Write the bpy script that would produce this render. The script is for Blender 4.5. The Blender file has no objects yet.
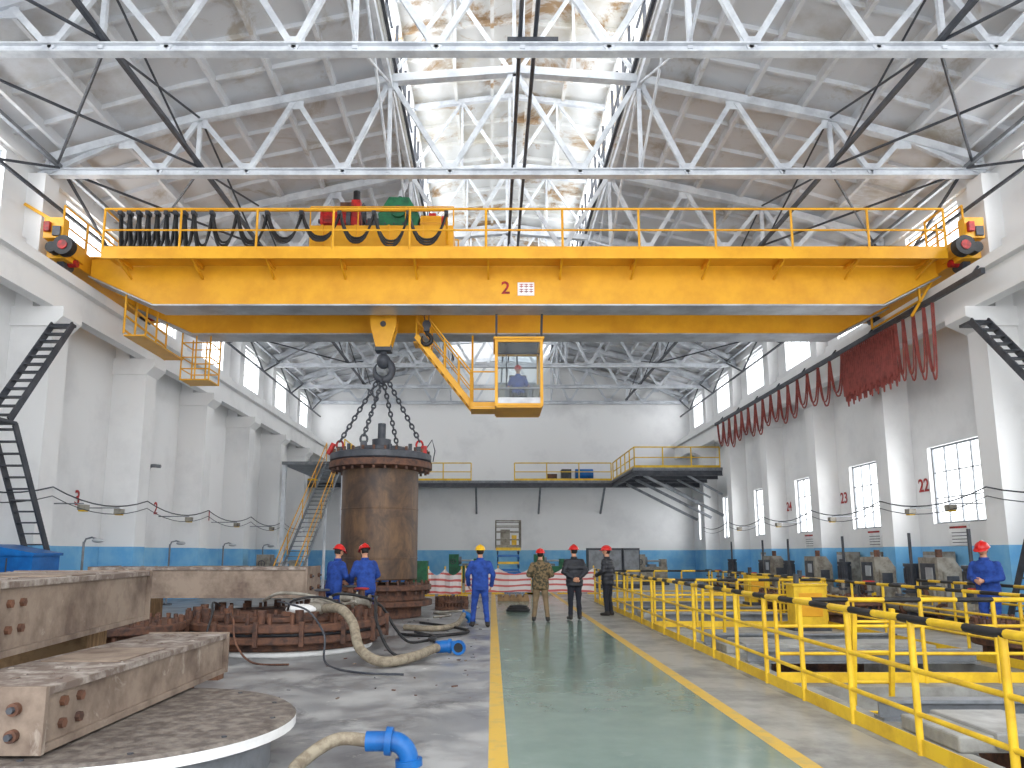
import bpy, math, random
from mathutils import Vector, Matrix, noise
random.seed(4)
V=Vector
def S(r,g,b):
    def c(u):
        u/=255.0
        return u/12.92 if u<=.04045 else ((u+.055)/1.055)**2.4
    return (c(r),c(g),c(b),1)
# ---------------------------------------------------------------- materials
def mat(name,col,col2=None,rough=.6,metal=0,scale=2.0,lo=.42,hi=.62,bump=0,stretch=(1,1,1),spec=.4,rough2=None,detail=8):
    m=bpy.data.materials.new(name); m.use_nodes=True
    nt=m.node_tree; N=nt.nodes; L=nt.links
    b=N['Principled BSDF']
    b.inputs['Base Color'].default_value=col
    b.inputs['Roughness'].default_value=rough
    b.inputs['Metallic'].default_value=metal
    b.inputs['Specular IOR Level'].default_value=spec
    if col2 is None: 
        col2=tuple(x*.82 for x in col[:3])+(1,)
    tc=N.new('ShaderNodeTexCoord'); mp=N.new('ShaderNodeMapping'); mp.inputs['Scale'].default_value=stretch
    L.new(tc.outputs['Object'],mp.inputs['Vector'])
    n=N.new('ShaderNodeTexNoise'); n.inputs['Scale'].default_value=scale; n.inputs['Detail'].default_value=detail; n.inputs['Roughness'].default_value=.65
    L.new(mp.outputs[0],n.inputs['Vector'])
    r=N.new('ShaderNodeValToRGB'); r.color_ramp.elements[0].position=lo; r.color_ramp.elements[1].position=hi
    r.color_ramp.elements[0].color=col; r.color_ramp.elements[1].color=col2
    L.new(n.outputs['Fac'],r.inputs['Fac']); L.new(r.outputs[0],b.inputs['Base Color'])
    if rough2 is not None:
        mr=N.new('ShaderNodeMapRange'); mr.inputs[1].default_value=lo; mr.inputs[2].default_value=hi
        mr.inputs[3].default_value=rough; mr.inputs[4].default_value=rough2
        L.new(n.outputs['Fac'],mr.inputs[0]); L.new(mr.outputs[0],b.inputs['Roughness'])
    if bump:
        bp=N.new('ShaderNodeBump'); bp.inputs['Strength'].default_value=bump; bp.inputs['Distance'].default_value=.03
        L.new(n.outputs['Fac'],bp.inputs['Height']); L.new(bp.outputs[0],b.inputs['Normal'])
    return m
def stain(m,col,scale,lo,hi,fac=.7):
    """overlay a second, larger stain pattern on an existing material"""
    nt=m.node_tree;N=nt.nodes;L=nt.links;b=N['Principled BSDF']
    src=b.inputs['Base Color'].links[0].from_socket
    tc=N.new('ShaderNodeTexCoord');n=N.new('ShaderNodeTexNoise');n.inputs['Scale'].default_value=scale;n.inputs['Detail'].default_value=10;n.inputs['Roughness'].default_value=.7
    n.inputs['Distortion'].default_value=.6
    L.new(tc.outputs['Object'],n.inputs['Vector'])
    mr=N.new('ShaderNodeMapRange');mr.inputs[1].default_value=lo;mr.inputs[2].default_value=hi;mr.inputs[3].default_value=0;mr.inputs[4].default_value=fac
    L.new(n.outputs['Fac'],mr.inputs[0])
    x=N.new('ShaderNodeMix');x.data_type='RGBA';L.new(mr.outputs[0],x.inputs[0]);L.new(src,x.inputs[6]);x.inputs[7].default_value=col
    L.new(x.outputs[2],b.inputs['Base Color'])
M={}
M['wall']=mat('white_paint',S(230,230,230),S(210,210,211),.8,scale=.35,lo=.5,hi=.75)
M['blue']=mat('blue_wainscot',S(104,170,218),S(132,188,222),.6,scale=1.2)
M['steelw']=mat('white_steel',S(214,218,223),S(184,188,195),.5,scale=1.5)
M['roof']=mat('roof_concrete',S(212,214,218),S(182,178,172),.85,scale=.6,lo=.5,hi=.75)
M['roofc']=mat('monitor_roof',S(216,217,216),S(196,190,174),.85,scale=.55,lo=.5,hi=.7)
stain(M['roofc'],S(158,122,72),.5,.54,.62,.85)
stain(M['roof'],S(158,142,116),.55,.56,.66,.6)
M['dark']=mat('dark_steel',S(52,56,64),S(74,76,82),.5,scale=3)
M['grey']=mat('grey_steel',S(128,132,138),S(104,108,112),.45,scale=3)
M['mach']=mat('machine_grey',S(150,146,136),S(112,104,94),.55,scale=4)
M['black']=mat('black_rubber',S(28,28,30),S(44,44,46),.55,scale=5)
M['cy']=mat('crane_yellow',S(229,168,36),S(212,150,28),.45,scale=.8)
M['yl']=mat('safety_yellow',S(230,190,44),S(204,162,36),.45,scale=3)
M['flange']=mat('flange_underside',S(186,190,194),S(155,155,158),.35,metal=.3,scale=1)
M['red']=mat('red_paint',S(186,36,34),S(110,30,28),.5,scale=5)
M['green']=mat('green_paint',S(34,108,72),S(28,80,56),.5,scale=4)
M['redhose']=mat('red_cable',S(150,72,64),S(118,52,48),.6,scale=6)
M['white']=mat('white_plate',S(238,238,238),None,.5)
M['rust']=mat('rusty_steel',S(126,92,72),S(78,58,48),.75,scale=3.5,lo=.38,hi=.62,bump=.4)
M['rust2']=mat('rusty_flange',S(112,76,58),S(62,46,42),.7,scale=6,lo=.38,hi=.62,bump=.3)
M['vessel']=mat('vessel_shell',S(112,86,62),S(74,56,46),.5,scale=2.4,lo=.36,hi=.66,stretch=(1.6,1.6,.5),bump=.15,metal=.1)
stain(M['vessel'],S(50,42,40),1.3,.46,.64,.75)
M['beam']=mat('scaled_beam_side',S(144,128,114),S(102,86,76),.8,scale=2.2,lo=.4,hi=.65,bump=.5)
stain(M['beam'],S(190,180,168),4,.6,.72,.6)
M['beamt']=mat('beam_top',S(112,98,90),S(172,164,156),.85,scale=5,lo=.45,hi=.68,bump=.5)
M['plate']=mat('round_plate_top',S(88,80,76),S(128,120,112),.55,scale=8,bump=.4)
M['hose']=mat('canvas_hose',S(150,140,122),S(120,108,92),.8,scale=12)
M['bluep']=mat('blue_pipe',S(20,104,178),S(16,84,150),.4)
M['conc']=mat('pit_concrete',S(166,166,162),S(128,126,122),.85,scale=1.4,bump=.2)
M['floor']=mat('concrete_floor',S(124,125,128),S(164,164,164),.28,scale=1.1,lo=.42,hi=.6,bump=.04,rough2=.6)
stain(M['floor'],S(76,76,80),.8,.5,.64,.8); stain(M['floor'],S(214,212,206),2.6,.62,.7,.75)
M['aisle']=mat('green_epoxy',S(104,126,115),S(124,143,134),.12,scale=1.3,lo=.35,hi=.7,rough2=.26,spec=.7)
stain(M['aisle'],S(160,168,162),2.2,.6,.75,.5)
M['line']=mat('yellow_line',S(208,170,74),S(176,156,102),.5,scale=5,lo=.5,hi=.7)
M['lineg']=mat('side_floor',S(154,154,151),S(128,128,126),.3,scale=1.2,rough2=.5)
stain(M['lineg'],S(96,94,92),1.2,.55,.7,.6)
M['skin']=mat('skin',S(196,146,118),S(184,132,106),.6)
M['hair']=mat('hair',S(24,20,20),None,.7)
M['cov']=mat('blue_coverall',S(36,70,148),S(26,52,118),.85,scale=9,bump=.4)
M['camo']=mat('camouflage_cloth',S(112,94,68),S(60,56,42),.9,scale=16,lo=.47,hi=.53,detail=2)
M['khaki']=mat('khaki_cloth',S(128,108,82),S(104,88,68),.9,scale=9,bump=.3)
M['blk']=mat('black_down',S(26,28,34),S(40,42,50),.55,scale=9,bump=.4)
M['navy']=mat('dark_trousers',S(32,34,44),None,.9)
M['shoe']=mat('shoe',S(34,30,28),None,.6)
M['hred']=mat('red_helmet',S(206,34,30),None,.3)
M['hyel']=mat('yellow_helmet',S(240,190,30),None,.3)
M['tim']=mat('timber',S(150,120,86),S(112,86,60),.8,scale=4,stretch=(1,6,1))
def glass():
    m=bpy.data.materials.new('cab_glass'); m.use_nodes=True; nt=m.node_tree; N=nt.nodes; L=nt.links
    N.remove(N['Principled BSDF']); o=N['Material Output']
    t=N.new('ShaderNodeBsdfTransparent'); t.inputs[0].default_value=(.82,.86,.88,1)
    g=N.new('ShaderNodeBsdfGlossy'); g.inputs['Roughness'].default_value=.08
    x=N.new('ShaderNodeMixShader'); x.inputs[0].default_value=.025
    L.new(t.outputs[0],x.inputs[1]);L.new(g.outputs[0],x.inputs[2]);L.new(x.outputs[0],o.inputs[0]); return m
M['glass']=glass()
def stripe(name,a,b,scale,axis):
    m=bpy.data.materials.new(name); m.use_nodes=True; nt=m.node_tree; N=nt.nodes; L=nt.links
    w=N.new('ShaderNodeTexWave'); w.inputs['Scale'].default_value=scale; w.bands_direction=axis; w.inputs['Distortion'].default_value=3.5; w.inputs['Detail Scale'].default_value=.6
    tc=N.new('ShaderNodeTexCoord'); L.new(tc.outputs['Object'],w.inputs['Vector'])
    r=N.new('ShaderNodeValToRGB'); r.color_ramp.interpolation='CONSTANT'; r.color_ramp.elements[1].position=.74
    r.color_ramp.elements[0].color=a; r.color_ramp.elements[1].color=b
    L.new(w.outputs['Fac'],r.inputs[0]); L.new(r.outputs[0],N['Principled BSDF'].inputs['Base Color']); return m
M['stripe']=stripe('barrier_stripes',S(222,214,214),S(196,96,92),1.3,'Z')
# ---------------------------------------------------------------- mesh builder
class MB:
    def __init__(s,name): s.name=name; s.v=[]; s.f=[]; s.m=[]; s.sm=[]; s.mats=[]
    def mi(s,k):
        if k not in s.mats: s.mats.append(k)
        return s.mats.index(k)
    def add(s,vs,fs,k,smooth=False):
        o=len(s.v); s.v+= [tuple(x) for x in vs]; i=s.mi(k)
        for f in fs: s.f.append(tuple(a+o for a in f)); s.m.append(i); s.sm.append(smooth)
    def box(s,x0,x1,y0,y1,z0,z1,k):
        s.add([(x0,y0,z0),(x1,y0,z0),(x1,y1,z0),(x0,y1,z0),(x0,y0,z1),(x1,y0,z1),(x1,y1,z1),(x0,y1,z1)],
          [(0,3,2,1),(4,5,6,7),(0,1,5,4),(1,2,6,5),(2,3,7,6),(3,0,4,7)],k)
    def beam(s,p,q,w,h,k,up=(0,0,1)):
        p=V(p);q=V(q);d=(q-p).normalized(); u=V(up)
        if abs(d.dot(u))>.98: u=V((0,1,0))
        a=d.cross(u).normalized(); b=a.cross(d).normalized()
        a*=w/2;b*=h/2
        s.add([p-a-b,p+a-b,q+a-b,q-a-b,p-a+b,p+a+b,q+a+b,q-a+b],
          [(0,3,2,1),(4,5,6,7),(0,1,5,4),(1,2,6,5),(2,3,7,6),(3,0,4,7)],k)
    def ibeam(s,p,q,w,h,t,k):
        z=V((0,0,h/2-t/2)); p=V(p);q=V(q)
        s.beam(p+z,q+z,w,t,k); s.beam(p-z,q-z,w,t,k); s.beam(p,q,t,h-2*t,k)
    def cyl(s,p,q,r0,k,r1=None,n=14,cap=True):
        if r1 is None:r1=r0
        p=V(p);q=V(q);d=(q-p).normalized();u=V((0,0,1)) if abs(d.z)<.95 else V((1,0,0))
        a=d.cross(u).normalized();b=a.cross(d)
        R=[(math.cos(2*math.pi*i/n),math.sin(2*math.pi*i/n)) for i in range(n)]
        A=[p+(a*c+b*e)*r0 for c,e in R];B=[q+(a*c+b*e)*r1 for c,e in R]
        s.add(A+B,[(i,i+n,(i+1)%n+n,(i+1)%n) for i in range(n)],k,True)
        if cap: s.add(A,[tuple(range(n))],k); s.add(B,[tuple(reversed(range(n)))],k)
    def tube(s,pts,r,k,n=8,closed=False):
        pts=[V(p) for p in pts]; m=len(pts)
        rs=r if isinstance(r,(list,tuple)) else [r]*m
        T=[]
        for i in range(m):
            if closed: t=pts[(i+1)%m]-pts[i-1]
            else: t=pts[min(i+1,m-1)]-pts[max(i-1,0)]
            T.append(t.normalized())
        u=V((0,0,1)) if abs(T[0].z)<.9 else V((1,0,0))
        vs=[]
        for i in range(m):
            u=(u-T[i]*u.dot(T[i])).normalized(); w=T[i].cross(u)
            for j in range(n):
                a=2*math.pi*j/n; vs.append(pts[i]+(u*math.cos(a)+w*math.sin(a))*rs[i])
        fs=[]
        for i in range(m if closed else m-1):
            i2=(i+1)%m
            for j in range(n): fs.append((i*n+j,i*n+(j+1)%n,i2*n+(j+1)%n,i2*n+j))
        s.add(vs,fs,k,True)
        if not closed: s.add(vs[:n],[tuple(reversed(range(n)))],k); s.add(vs[-n:],[tuple(range(n))],k)
    def lathe(s,c,prof,k,n=40,smooth=True):
        c=V(c)
        for (r0,z0),(r1,z1) in zip(prof[:-1],prof[1:]):
            A=[];B=[]
            for i in range(n):
                a=2*math.pi*i/n; A.append(c+V((r0*math.cos(a),r0*math.sin(a),z0))); B.append(c+V((r1*math.cos(a),r1*math.sin(a),z1)))
            s.add(A+B,[(i,(i+1)%n,(i+1)%n+n,i+n) for i in range(n)],k,smooth)
    def bolts(s,c,r,n,z0,z1,rb,k,ph=0):
        for i in range(n):
            a=2*math.pi*i/n+ph; x=c[0]+r*math.cos(a); y=c[1]+r*math.sin(a)
            s.cyl((x,y,z0),(x,y,z1),rb,k,n=6)
    def wheel(s,c,ax,r,k,t=.018):
        c=V(c);ax=V(ax).normalized();u=ax.cross(V((0,0,1)) if abs(ax.z)<.9 else V((1,0,0))).normalized();w=ax.cross(u)
        s.tube([c+(u*math.cos(a)+w*math.sin(a))*r for a in [2*math.pi*j/18 for j in range(18)]],t,k,n=6,closed=True)
        for j in range(4): a=math.pi*j/2; s.cyl(c,c+(u*math.cos(a)+w*math.sin(a))*r,t*.7,k,n=6)
    def ell(s,c,rx,ry,rz,k,n=16,R=None,fn=None):
        c=V(c);vs=[];m=n//2
        for i in range(m+1):
            t=math.pi*i/m
            for j in range(n):
                a=2*math.pi*j/n; p=V((math.sin(t)*math.cos(a),math.sin(t)*math.sin(a),math.cos(t)))
                if fn: p=fn(p)
                p=V((p.x*rx,p.y*ry,p.z*rz))
                if R: p=R@p
                vs.append(c+p)
        s.add(vs,[(i*n+j,(i+1)*n+j,(i+1)*n+(j+1)%n,i*n+(j+1)%n) for i in range(m) for j in range(n)],k,True)
    def poly(s,pts,k,off=None):
        n=len(pts);pts=[V(p) for p in pts];o=V(off)
        s.add(pts+[p+o for p in pts],[tuple(range(n)),tuple(reversed(range(n,2*n)))]+[(i,i+n,(i+1)%n+n,(i+1)%n) for i in range(n)],k)
    def mesh(s):
        me=bpy.data.meshes.new(s.name); me.from_pydata(s.v,[],s.f)
        for k in s.mats: me.materials.append(M[k])
        me.polygons.foreach_set('material_index',s.m); me.polygons.foreach_set('use_smooth',s.sm)
        me.update(); return me
    def done(s,parent=None,bevel=0,loc=None,rz=0):
        ob=bpy.data.objects.new(s.name,s.mesh()); bpy.context.collection.objects.link(ob)
        if parent: ob.parent=parent
        if loc: ob.location=loc
        if rz: ob.rotation_euler=(0,0,rz)
        if bevel:
            b=ob.modifiers.new('bevel','BEVEL'); b.width=bevel; b.segments=2; b.limit_method='ANGLE'
        return ob
def empty(name,loc=(0,0,0)):
    e=bpy.data.objects.new(name,None); bpy.context.collection.objects.link(e); e.location=loc; return e
def text(s,loc,size,rot,k,name,parent=None):
    c=bpy.data.curves.new(name,'FONT'); c.body=s; c.size=size; c.extrude=.004; c.align_x='CENTER'; c.align_y='CENTER'
    c.offset=size*.015; c.materials.append(M[k]); o=bpy.data.objects.new(name,c); bpy.context.collection.objects.link(o); o.location=loc; o.rotation_euler=rot
    if parent:o.parent=parent
    return o
def railing(B,p,q,h,sp,k='yl',r=.028,mids=(.36,.68),toe=True,striped=False,square=False):
    p=V(p);q=V(q);L=(q-p).length;n=max(1,round(L/sp));z=V((0,0,h))
    for i in range(n+1):
        a=p.lerp(q,i/n)
        if square: B.beam(a,a+z,r*2.3,r*2.3,k)
        else: B.cyl(a,a+z,r,k,n=8)
    for m in mids: B.cyl(p+z*m,q+z*m,r*.8,k,n=8)
    if striped:
        m=max(1,round(L/.45))
        for i in range(m): B.cyl((p+z).lerp(q+z,i/m),(p+z).lerp(q+z,(i+1)/m),r*1.15,'black' if i%2 else k,n=8)
    else: B.cyl(p+z,q+z,r,k,n=8)
    if toe: B.beam(p+V((0,0,.07)),q+V((0,0,.07)),.012,.13,k)
def stairs(B,p,q,w,k,kr,n=14,side=(1,0,0),rail=True):
    p=V(p);q=V(q);s=V(side)*w
    for o in (V((0,0,0)),s):
        B.beam(p+o,q+o,.04,.16,k)
        if rail:
            z=V((0,0,.95)); B.cyl(p+o+z,q+o+z,.025,kr,n=6);B.cyl(p+o+z*.5,q+o+z*.5,.018,kr,n=6)
            for i in range(5): a=(p+o).lerp(q+o,i/4); B.cyl(a,a+z,.022,kr,n=6)
    for i in range(n):
        a=p.lerp(q,(i+.5)/n); b=a+s; d=(q-p);d.z=0;d=d.normalized()*.1
        B.poly([a-d,b-d,b+d,a+d],k,(0,0,.03))
# ---------------------------------------------------------------- shell
XL,XR,Y0,Y1=-11.9,13.0,-3,48.0
CX=.6
cols=[3,8,13.2,18,23,28,33,38,43]
def wall_x(name,xa,xb,holes,zt,y0,y1):
    B=MB(name)
    ys=sorted(set([y0,y1]+[h[0] for h in holes]+[h[1] for h in holes]))
    zs=sorted(set([-0.0,1.85,zt]+[h[2] for h in holes]+[h[3] for h in holes]))
    for a,b in zip(ys[:-1],ys[1:]):
        for c,d in zip(zs[:-1],zs[1:]):
            my,mz=(a+b)/2,(c+d)/2
            if any(h[0]<my<h[1] and h[2]<mz<h[3] for h in holes): continue
            B.box(xa,xb,a,b,c,d,'blue' if d<=1.86 else 'wall')
    return B.done()
wc=[5.5,10.5,15.5,20.7,25.6,30.5,35.5,40.5,45.5]
lowR=[(y-1.2,y+1.2,2.5,4.75) for y in wc]
up=[(y-1.3,y+1.3,9.6,11.4) for y in wc]
lowL=[(y-.6,y+.6,2.6,4.4) for y in (35.5,40.5)]
wall_x('wall_right',XR,XR+.35,lowR+up,12.7,Y0,Y1)
wall_x('wall_left',XL-.35,XL,lowL+up,12.7,Y0,Y1)
B=MB('wall_back'); B.box(XL-.35,XR+.35,Y1,Y1+.35,0,1.85,'blue'); B.box(XL-.35,XR+.35,Y1,Y1+.35,1.85,17.2,'wall'); B.done()
wi=1
for X,hs in ((XR+.12,lowR+up),(XL-.18,lowL+up)):
    for (a,b,c,d) in hs:
        B=MB('window_%d'%wi); wi+=1
        x0,x1=X,X+.06; k='grey' if c<5 else 'steelw'; t=.05
        B.box(x0,x1,a,a+t,c,d,k);B.box(x0,x1,b-t,b,c,d,k);B.box(x0,x1,a+t,b-t,c,c+t,k);B.box(x0,x1,a+t,b-t,d-t,d,k)
        n=4 if b-a>1.5 else 2
        for i in range(1,n): y=a+(b-a)*i/n; B.box(x0+.01,x1-.01,y-.02,y+.02,c+t,d-t,k)
        for i in (1,2): z=c+(d-c)*i/3; B.box(x0+.015,x1-.015,a+t,b-t,z-.015,z+.015,k)
        B.done()
for side,XW,s,pr in (('left',XL,1,1.05),('right',XR,-1,.8)):
    for y in cols:
        B=MB('concrete_column')
        def bx(a,b,y0,y1,z0,z1,k):
            xa,xb=sorted((XW+s*a,XW+s*b)); B.box(xa,xb,y0,y1,z0,z1,k)
        bx(0,pr,y-.35,y+.35,0,1.85,'blue' ); bx(0,pr,y-.35,y+.35,1.85,7.2,'wall')
        x0=XW;x1=XW+s*1.3;x2=XW+s*pr
        B.poly([(x0,y-.42,7.2),(x2,y-.42,7.2),(x1,y-.42,7.45),(x1,y-.42,7.7),(x0,y-.42,7.7)],'wall',(0,.84,0))
        bx(0,.45,y-.3,y+.3,7.7,11.3,'wall')
        B.done()
    B=MB('crane_runway_beam')
    xc=-11.0 if s==1 else 12.1
    B.box(xc-.35,xc+.35,Y0,Y1,8.4,8.66,'wall'); B.box(xc-.16,xc+.16,Y0,Y1,7.7,8.4,'wall')
    B.box(xc-.04,xc+.04,Y0,Y1,8.66,8.78,'grey')
    B.done()
    B=MB('trim_'+side); 
    a,b=sorted((XW,XW+s*.12)); B.box(a,b,Y0,Y1,9.3,9.5,'wall'); B.box(a,b,Y0,Y1,11.5,11.7,'wall')
    B.done()
# ---------------------------------------------------------------- floor with pits
pits=[(4.0,7.3,4.6,9.6),(4.0,7.3,10.8,16.0),(4.0,7.3,17.6,24.5)]
B=MB('floor')
xs=[XL-.35,-.03,.13,2.42,2.58,3.45,4.0,7.3,XR+.35]; ys=sorted(set([Y0,Y1+.35]+[p[2] for p in pits]+[p[3] for p in pits]))
ks=['floor','line','aisle','line','lineg','conc','conc','lineg']
for i in range(len(xs)-1):
    for a,b in zip(ys[:-1],ys[1:]):
        mx,my=(xs[i]+xs[i+1])/2,(a+b)/2
        if any(p[0]<mx<p[1] and p[2]<my<p[3] for p in pits): continue
        B.box(xs[i],xs[i+1],a,b,-.25,0,ks[i])
B.done()
for p in pits:
    B=MB('floor_pit'); t=.3; z=-2.2
    B.box(p[0]-t,p[1]+t,p[2]-t,p[3]+t,z-.2,z,'conc')
    B.box(p[0]-t,p[0],p[2]-t,p[3]+t,z,-.25,'conc');B.box(p[1],p[1]+t,p[2]-t,p[3]+t,z,-.25,'conc')
    B.box(p[0],p[1],p[2]-t,p[2],z,-.25,'conc');B.box(p[0],p[1],p[3],p[3]+t,z,-.25,'conc')
    B.done()
# ---------------------------------------------------------------- roof
rp=[(-12.3,11.95),(-7.7,13.35),(-2.7,14.45)]
def roofZ(x):
    x=CX-abs(x-CX)
    for (a,za),(b,zb) in zip(rp[:-1],rp[1:]):
        if a<=x<=b: return za+(zb-za)*(x-a)/(b-a)
    return 14.45+(x+2.7)*.08 if x>-2.7 else 11.95
mir=lambda x:2*CX-x
RY0=2.0
B=MB('ceiling')
for fl in (0,1):
    f=(lambda x:x) if not fl else mir
    for (a,za),(b,zb) in zip(rp[:-1],rp[1:]):
        B.poly([(f(a),RY0,za),(f(b),RY0,zb),(f(b),RY0,zb+.15),(f(a),RY0,za+.15)],'roof',(0,Y1-RY0,0))
    x=-11.2
    while x<-2.7:
        B.box(min(f(x-.05),f(x+.05)),max(f(x-.05),f(x+.05)),RY0,Y1,roofZ(x)-.24,roofZ(x)+.03,'roof'); x+=1.4
    y=RY0
    while y<Y1:
        for (a,za),(b,zb) in zip(rp[:-1],rp[1:]):
            B.beam((f(a),y,za-.05),(f(b),y,zb-.05),.08,.14,'roof')
        y+=1.25
    xm=-2.7
    a,b=sorted((f(xm-.08),f(xm+.08))); B.box(a,b,RY0,Y1,14.2,14.8,'roofc'); B.box(a,b,RY0,Y1,16.5,16.75,'roofc')
    a,b=sorted((f(xm-.02),f(xm+.02)))
    y=RY0
    while y<Y1: B.box(a-.02,b+.02,y-.03,y+.03,14.8,16.5,'dark'); y+=1.0
    B.box(a-.01,b+.01,RY0,Y1,15.6,15.66,'dark')
    B.poly([(f(xm-.5),RY0,16.7),(CX,RY0,17.15),(CX,RY0,17.3),(f(xm-.5),RY0,16.85)],'roofc',(0,Y1-RY0,0))
    y=RY0
    while y<Y1: B.beam((f(xm),y,16.72),(CX,y,17.1),.1,.2,'roofc'); y+=1.25
    for xx in (-1.2,0.0): B.box(min(f(xx-.05),f(xx+.05)),max(f(xx-.05),f(xx+.05)),RY0,Y1,16.7+(xx+2.7)*.135-.15,16.75+(xx+2.7)*.135,'roofc')
B.done()
def truss(y):
    B=MB('roof_truss'); k='steelw'; zb=11.45
    def zt(x): return roofZ(x)-.33
    B.ibeam((-11.85,y,zb),(12.95,y,zb),.22,.2,.03,k)
    tops=[-11.6,-9.6,-7.7,-5.2,-2.7,CX]; tops=tops+[mir(t) for t in reversed(tops[:-1])]
    P=[V((t,y,zt(t))) for t in tops]
    for a,b in zip(P[:-1],P[1:]): B.beam(a,b,.22,.22,k)
    bots=[-11.6,-8.7,-6.4,-3.9,-1.1]; bots=bots+[mir(t) for t in reversed(bots)]
    for i in range(len(tops)-1):
        b=V((bots[i],y,zb)); 
        B.beam(b,P[i],.1,.13,k); B.beam(b,P[i+1],.1,.13,k)
    for b in bots: B.box(b-.2,b+.2,y-.02,y+.02,zb,zb+.28,k)
    for p in P[1:-1]: B.box(p.x-.2,p.x+.2,y-.02,y+.02,p.z-.3,p.z,k)
    for t in (-7.7,-2.7,CX,mir(-2.7),mir(-7.7)): B.beam((t,y,zb),(t,y,zt(t)),.1,.1,k)
    for sgn in (0,1):
        f=(lambda x:x) if not sgn else mir
        B.beam((f(-2.7),y,14.1),(f(-2.7),y,16.7),.14,.14,k)
        B.beam((f(-2.7),y,16.55),(CX,y,16.98),.14,.16,k)
        B.beam((f(-2.7),y,14.2),(f(-1.0),y,16.75),.09,.09,k); B.beam((CX,y,14.2),(f(-1.0),y,16.75),.09,.09,k)
        B.beam((f(-1.0),y,14.2),(f(-1.0),y,16.75),.07,.07,k)
    B.beam((CX,y,14.2),(CX,y,17),.1,.1,k)
    B.done()
for y in cols: truss(y)
truss(47.7)
B=MB('roof_bracing')
for x in (-7.6,mir(-7.6)): B.beam((x,RY0,11.62),(x,47.7,11.62),.1,.1,'dark')
for x in (-2.7,mir(-2.7)): B.beam((x,RY0,13.95),(x,47.7,13.95),.12,.2,'steelw')
for x in (-2.55,mir(-2.55)): B.beam((x,RY0,14.35),(x,47.7,14.35),.08,.12,'dark')
allc=cols+[47.7]
for a,b in zip(allc[:-1],allc[1:]):
    for sgn in (0,1):
        f=(lambda x:x) if not sgn else mir
        if a in (3,13.2,23,33,8,18):
            B.cyl((f(-11.4),a,11.6),(f(-7.6),b,11.6),.035,'dark',n=6); B.cyl((f(-7.6),a,11.6),(f(-11.4),b,11.6),.035,'dark',n=6)
        B.cyl((f(-2.7),a,11.6),(f(-2.7),b,14),.035,'steelw',n=6);B.cyl((f(-2.7),b,11.6),(f(-2.7),a,14),.035,'steelw',n=6)
        B.cyl((f(-7.7),a,11.6),(f(-7.7),b,13.0),.03,'dark',n=6);B.cyl((f(-7.7),b,11.6),(f(-7.7),a,13.0),.03,'dark',n=6)
B.done()
B=MB('ceiling_conduit_pipe')
for x in (.55,.85): B.cyl((x,RY0,11.7),(x,47.7,11.7),.045,'dark',n=8)
B.box(.3,1.3,13.1,13.3,11.56,11.66,'dark')
B.done()
for x in (-11.25,12.35):
    B=MB('eaves_bracing')
    for a,b in zip(allc[:-1],allc[1:]):
        B.beam((x,a,11.6),(x,b,11.6),.1,.1,'grey')
        B.beam((x,a,11.6),(x,(a+b)/2,10.5),.06,.06,'dark');B.beam((x,b,11.6),(x,(a+b)/2,10.5),.06,.06,'dark')
        B.beam((x,a,10.5),(x,b,10.5),.07,.07,'dark')
    B.done()
# ---------------------------------------------------------------- overhead crane
crane=empty('overhead_crane',(0.6,20.3,8.8))
inv=Matrix.Translation((-0.6,-20.3,-8.8))
def cd(B,bevel=0):
    o=B.done(bevel=bevel); o.parent=crane; o.matrix_parent_inverse=inv; return o
for nm,ya in (('girder_near',18.8),('girder_far',21.4)):
    B=MB(nm)
    pr=[(-10.7,9.42),(-10.7,8.95),(-8.9,8.14),(10.3,8.14),(11.9,8.95),(11.9,9.42)]
    B.poly([(x,ya,z) for x,z in pr],'cy',(0,.6,0))
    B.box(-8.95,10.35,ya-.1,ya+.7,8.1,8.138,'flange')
    B.box(-10.7,11.9,ya-.08,ya+.68,9.42,9.46,'cy')
    B.box(-10,11.2,ya+.27,ya+.33,9.46,9.55,'grey')
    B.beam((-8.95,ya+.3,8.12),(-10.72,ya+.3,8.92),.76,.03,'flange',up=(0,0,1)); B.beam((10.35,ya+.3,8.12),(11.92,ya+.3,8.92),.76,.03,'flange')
    cd(B)
B=MB('walkway')
B.box(-9.95,11.6,17.9,18.72,9.2,9.24,'cy'); B.box(-9.95,11.6,17.86,17.92,9.06,9.3,'cy')
x=-9.6
while x<11.5:
    B.beam((x,17.9,9.16),(x,18.8,9.16),.05,.08,'cy'); B.beam((x,17.95,9.14),(x,18.8,8.86),.05,.05,'cy'); x+=1.9
railing(B,(-9.95,17.9,9.26),(11.6,17.9,9.26),1.15,1.9,'cy',r=.032,mids=(.5,))
B.box(-10.3,11.6,22.05,22.9,9.24,9.28,'cy'); railing(B,(-10.3,22.9,9.3),(11.6,22.9,9.3),1.15,1.9,'cy',r=.03,mids=(.5,))
for x in (-9.95,11.6): railing(B,(x,17.9,9.26),(x,18.7,9.26),1.15,.8,'cy',r=.03,mids=(.5,)) 
cd(B)
B=MB('end_carriages')
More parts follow.
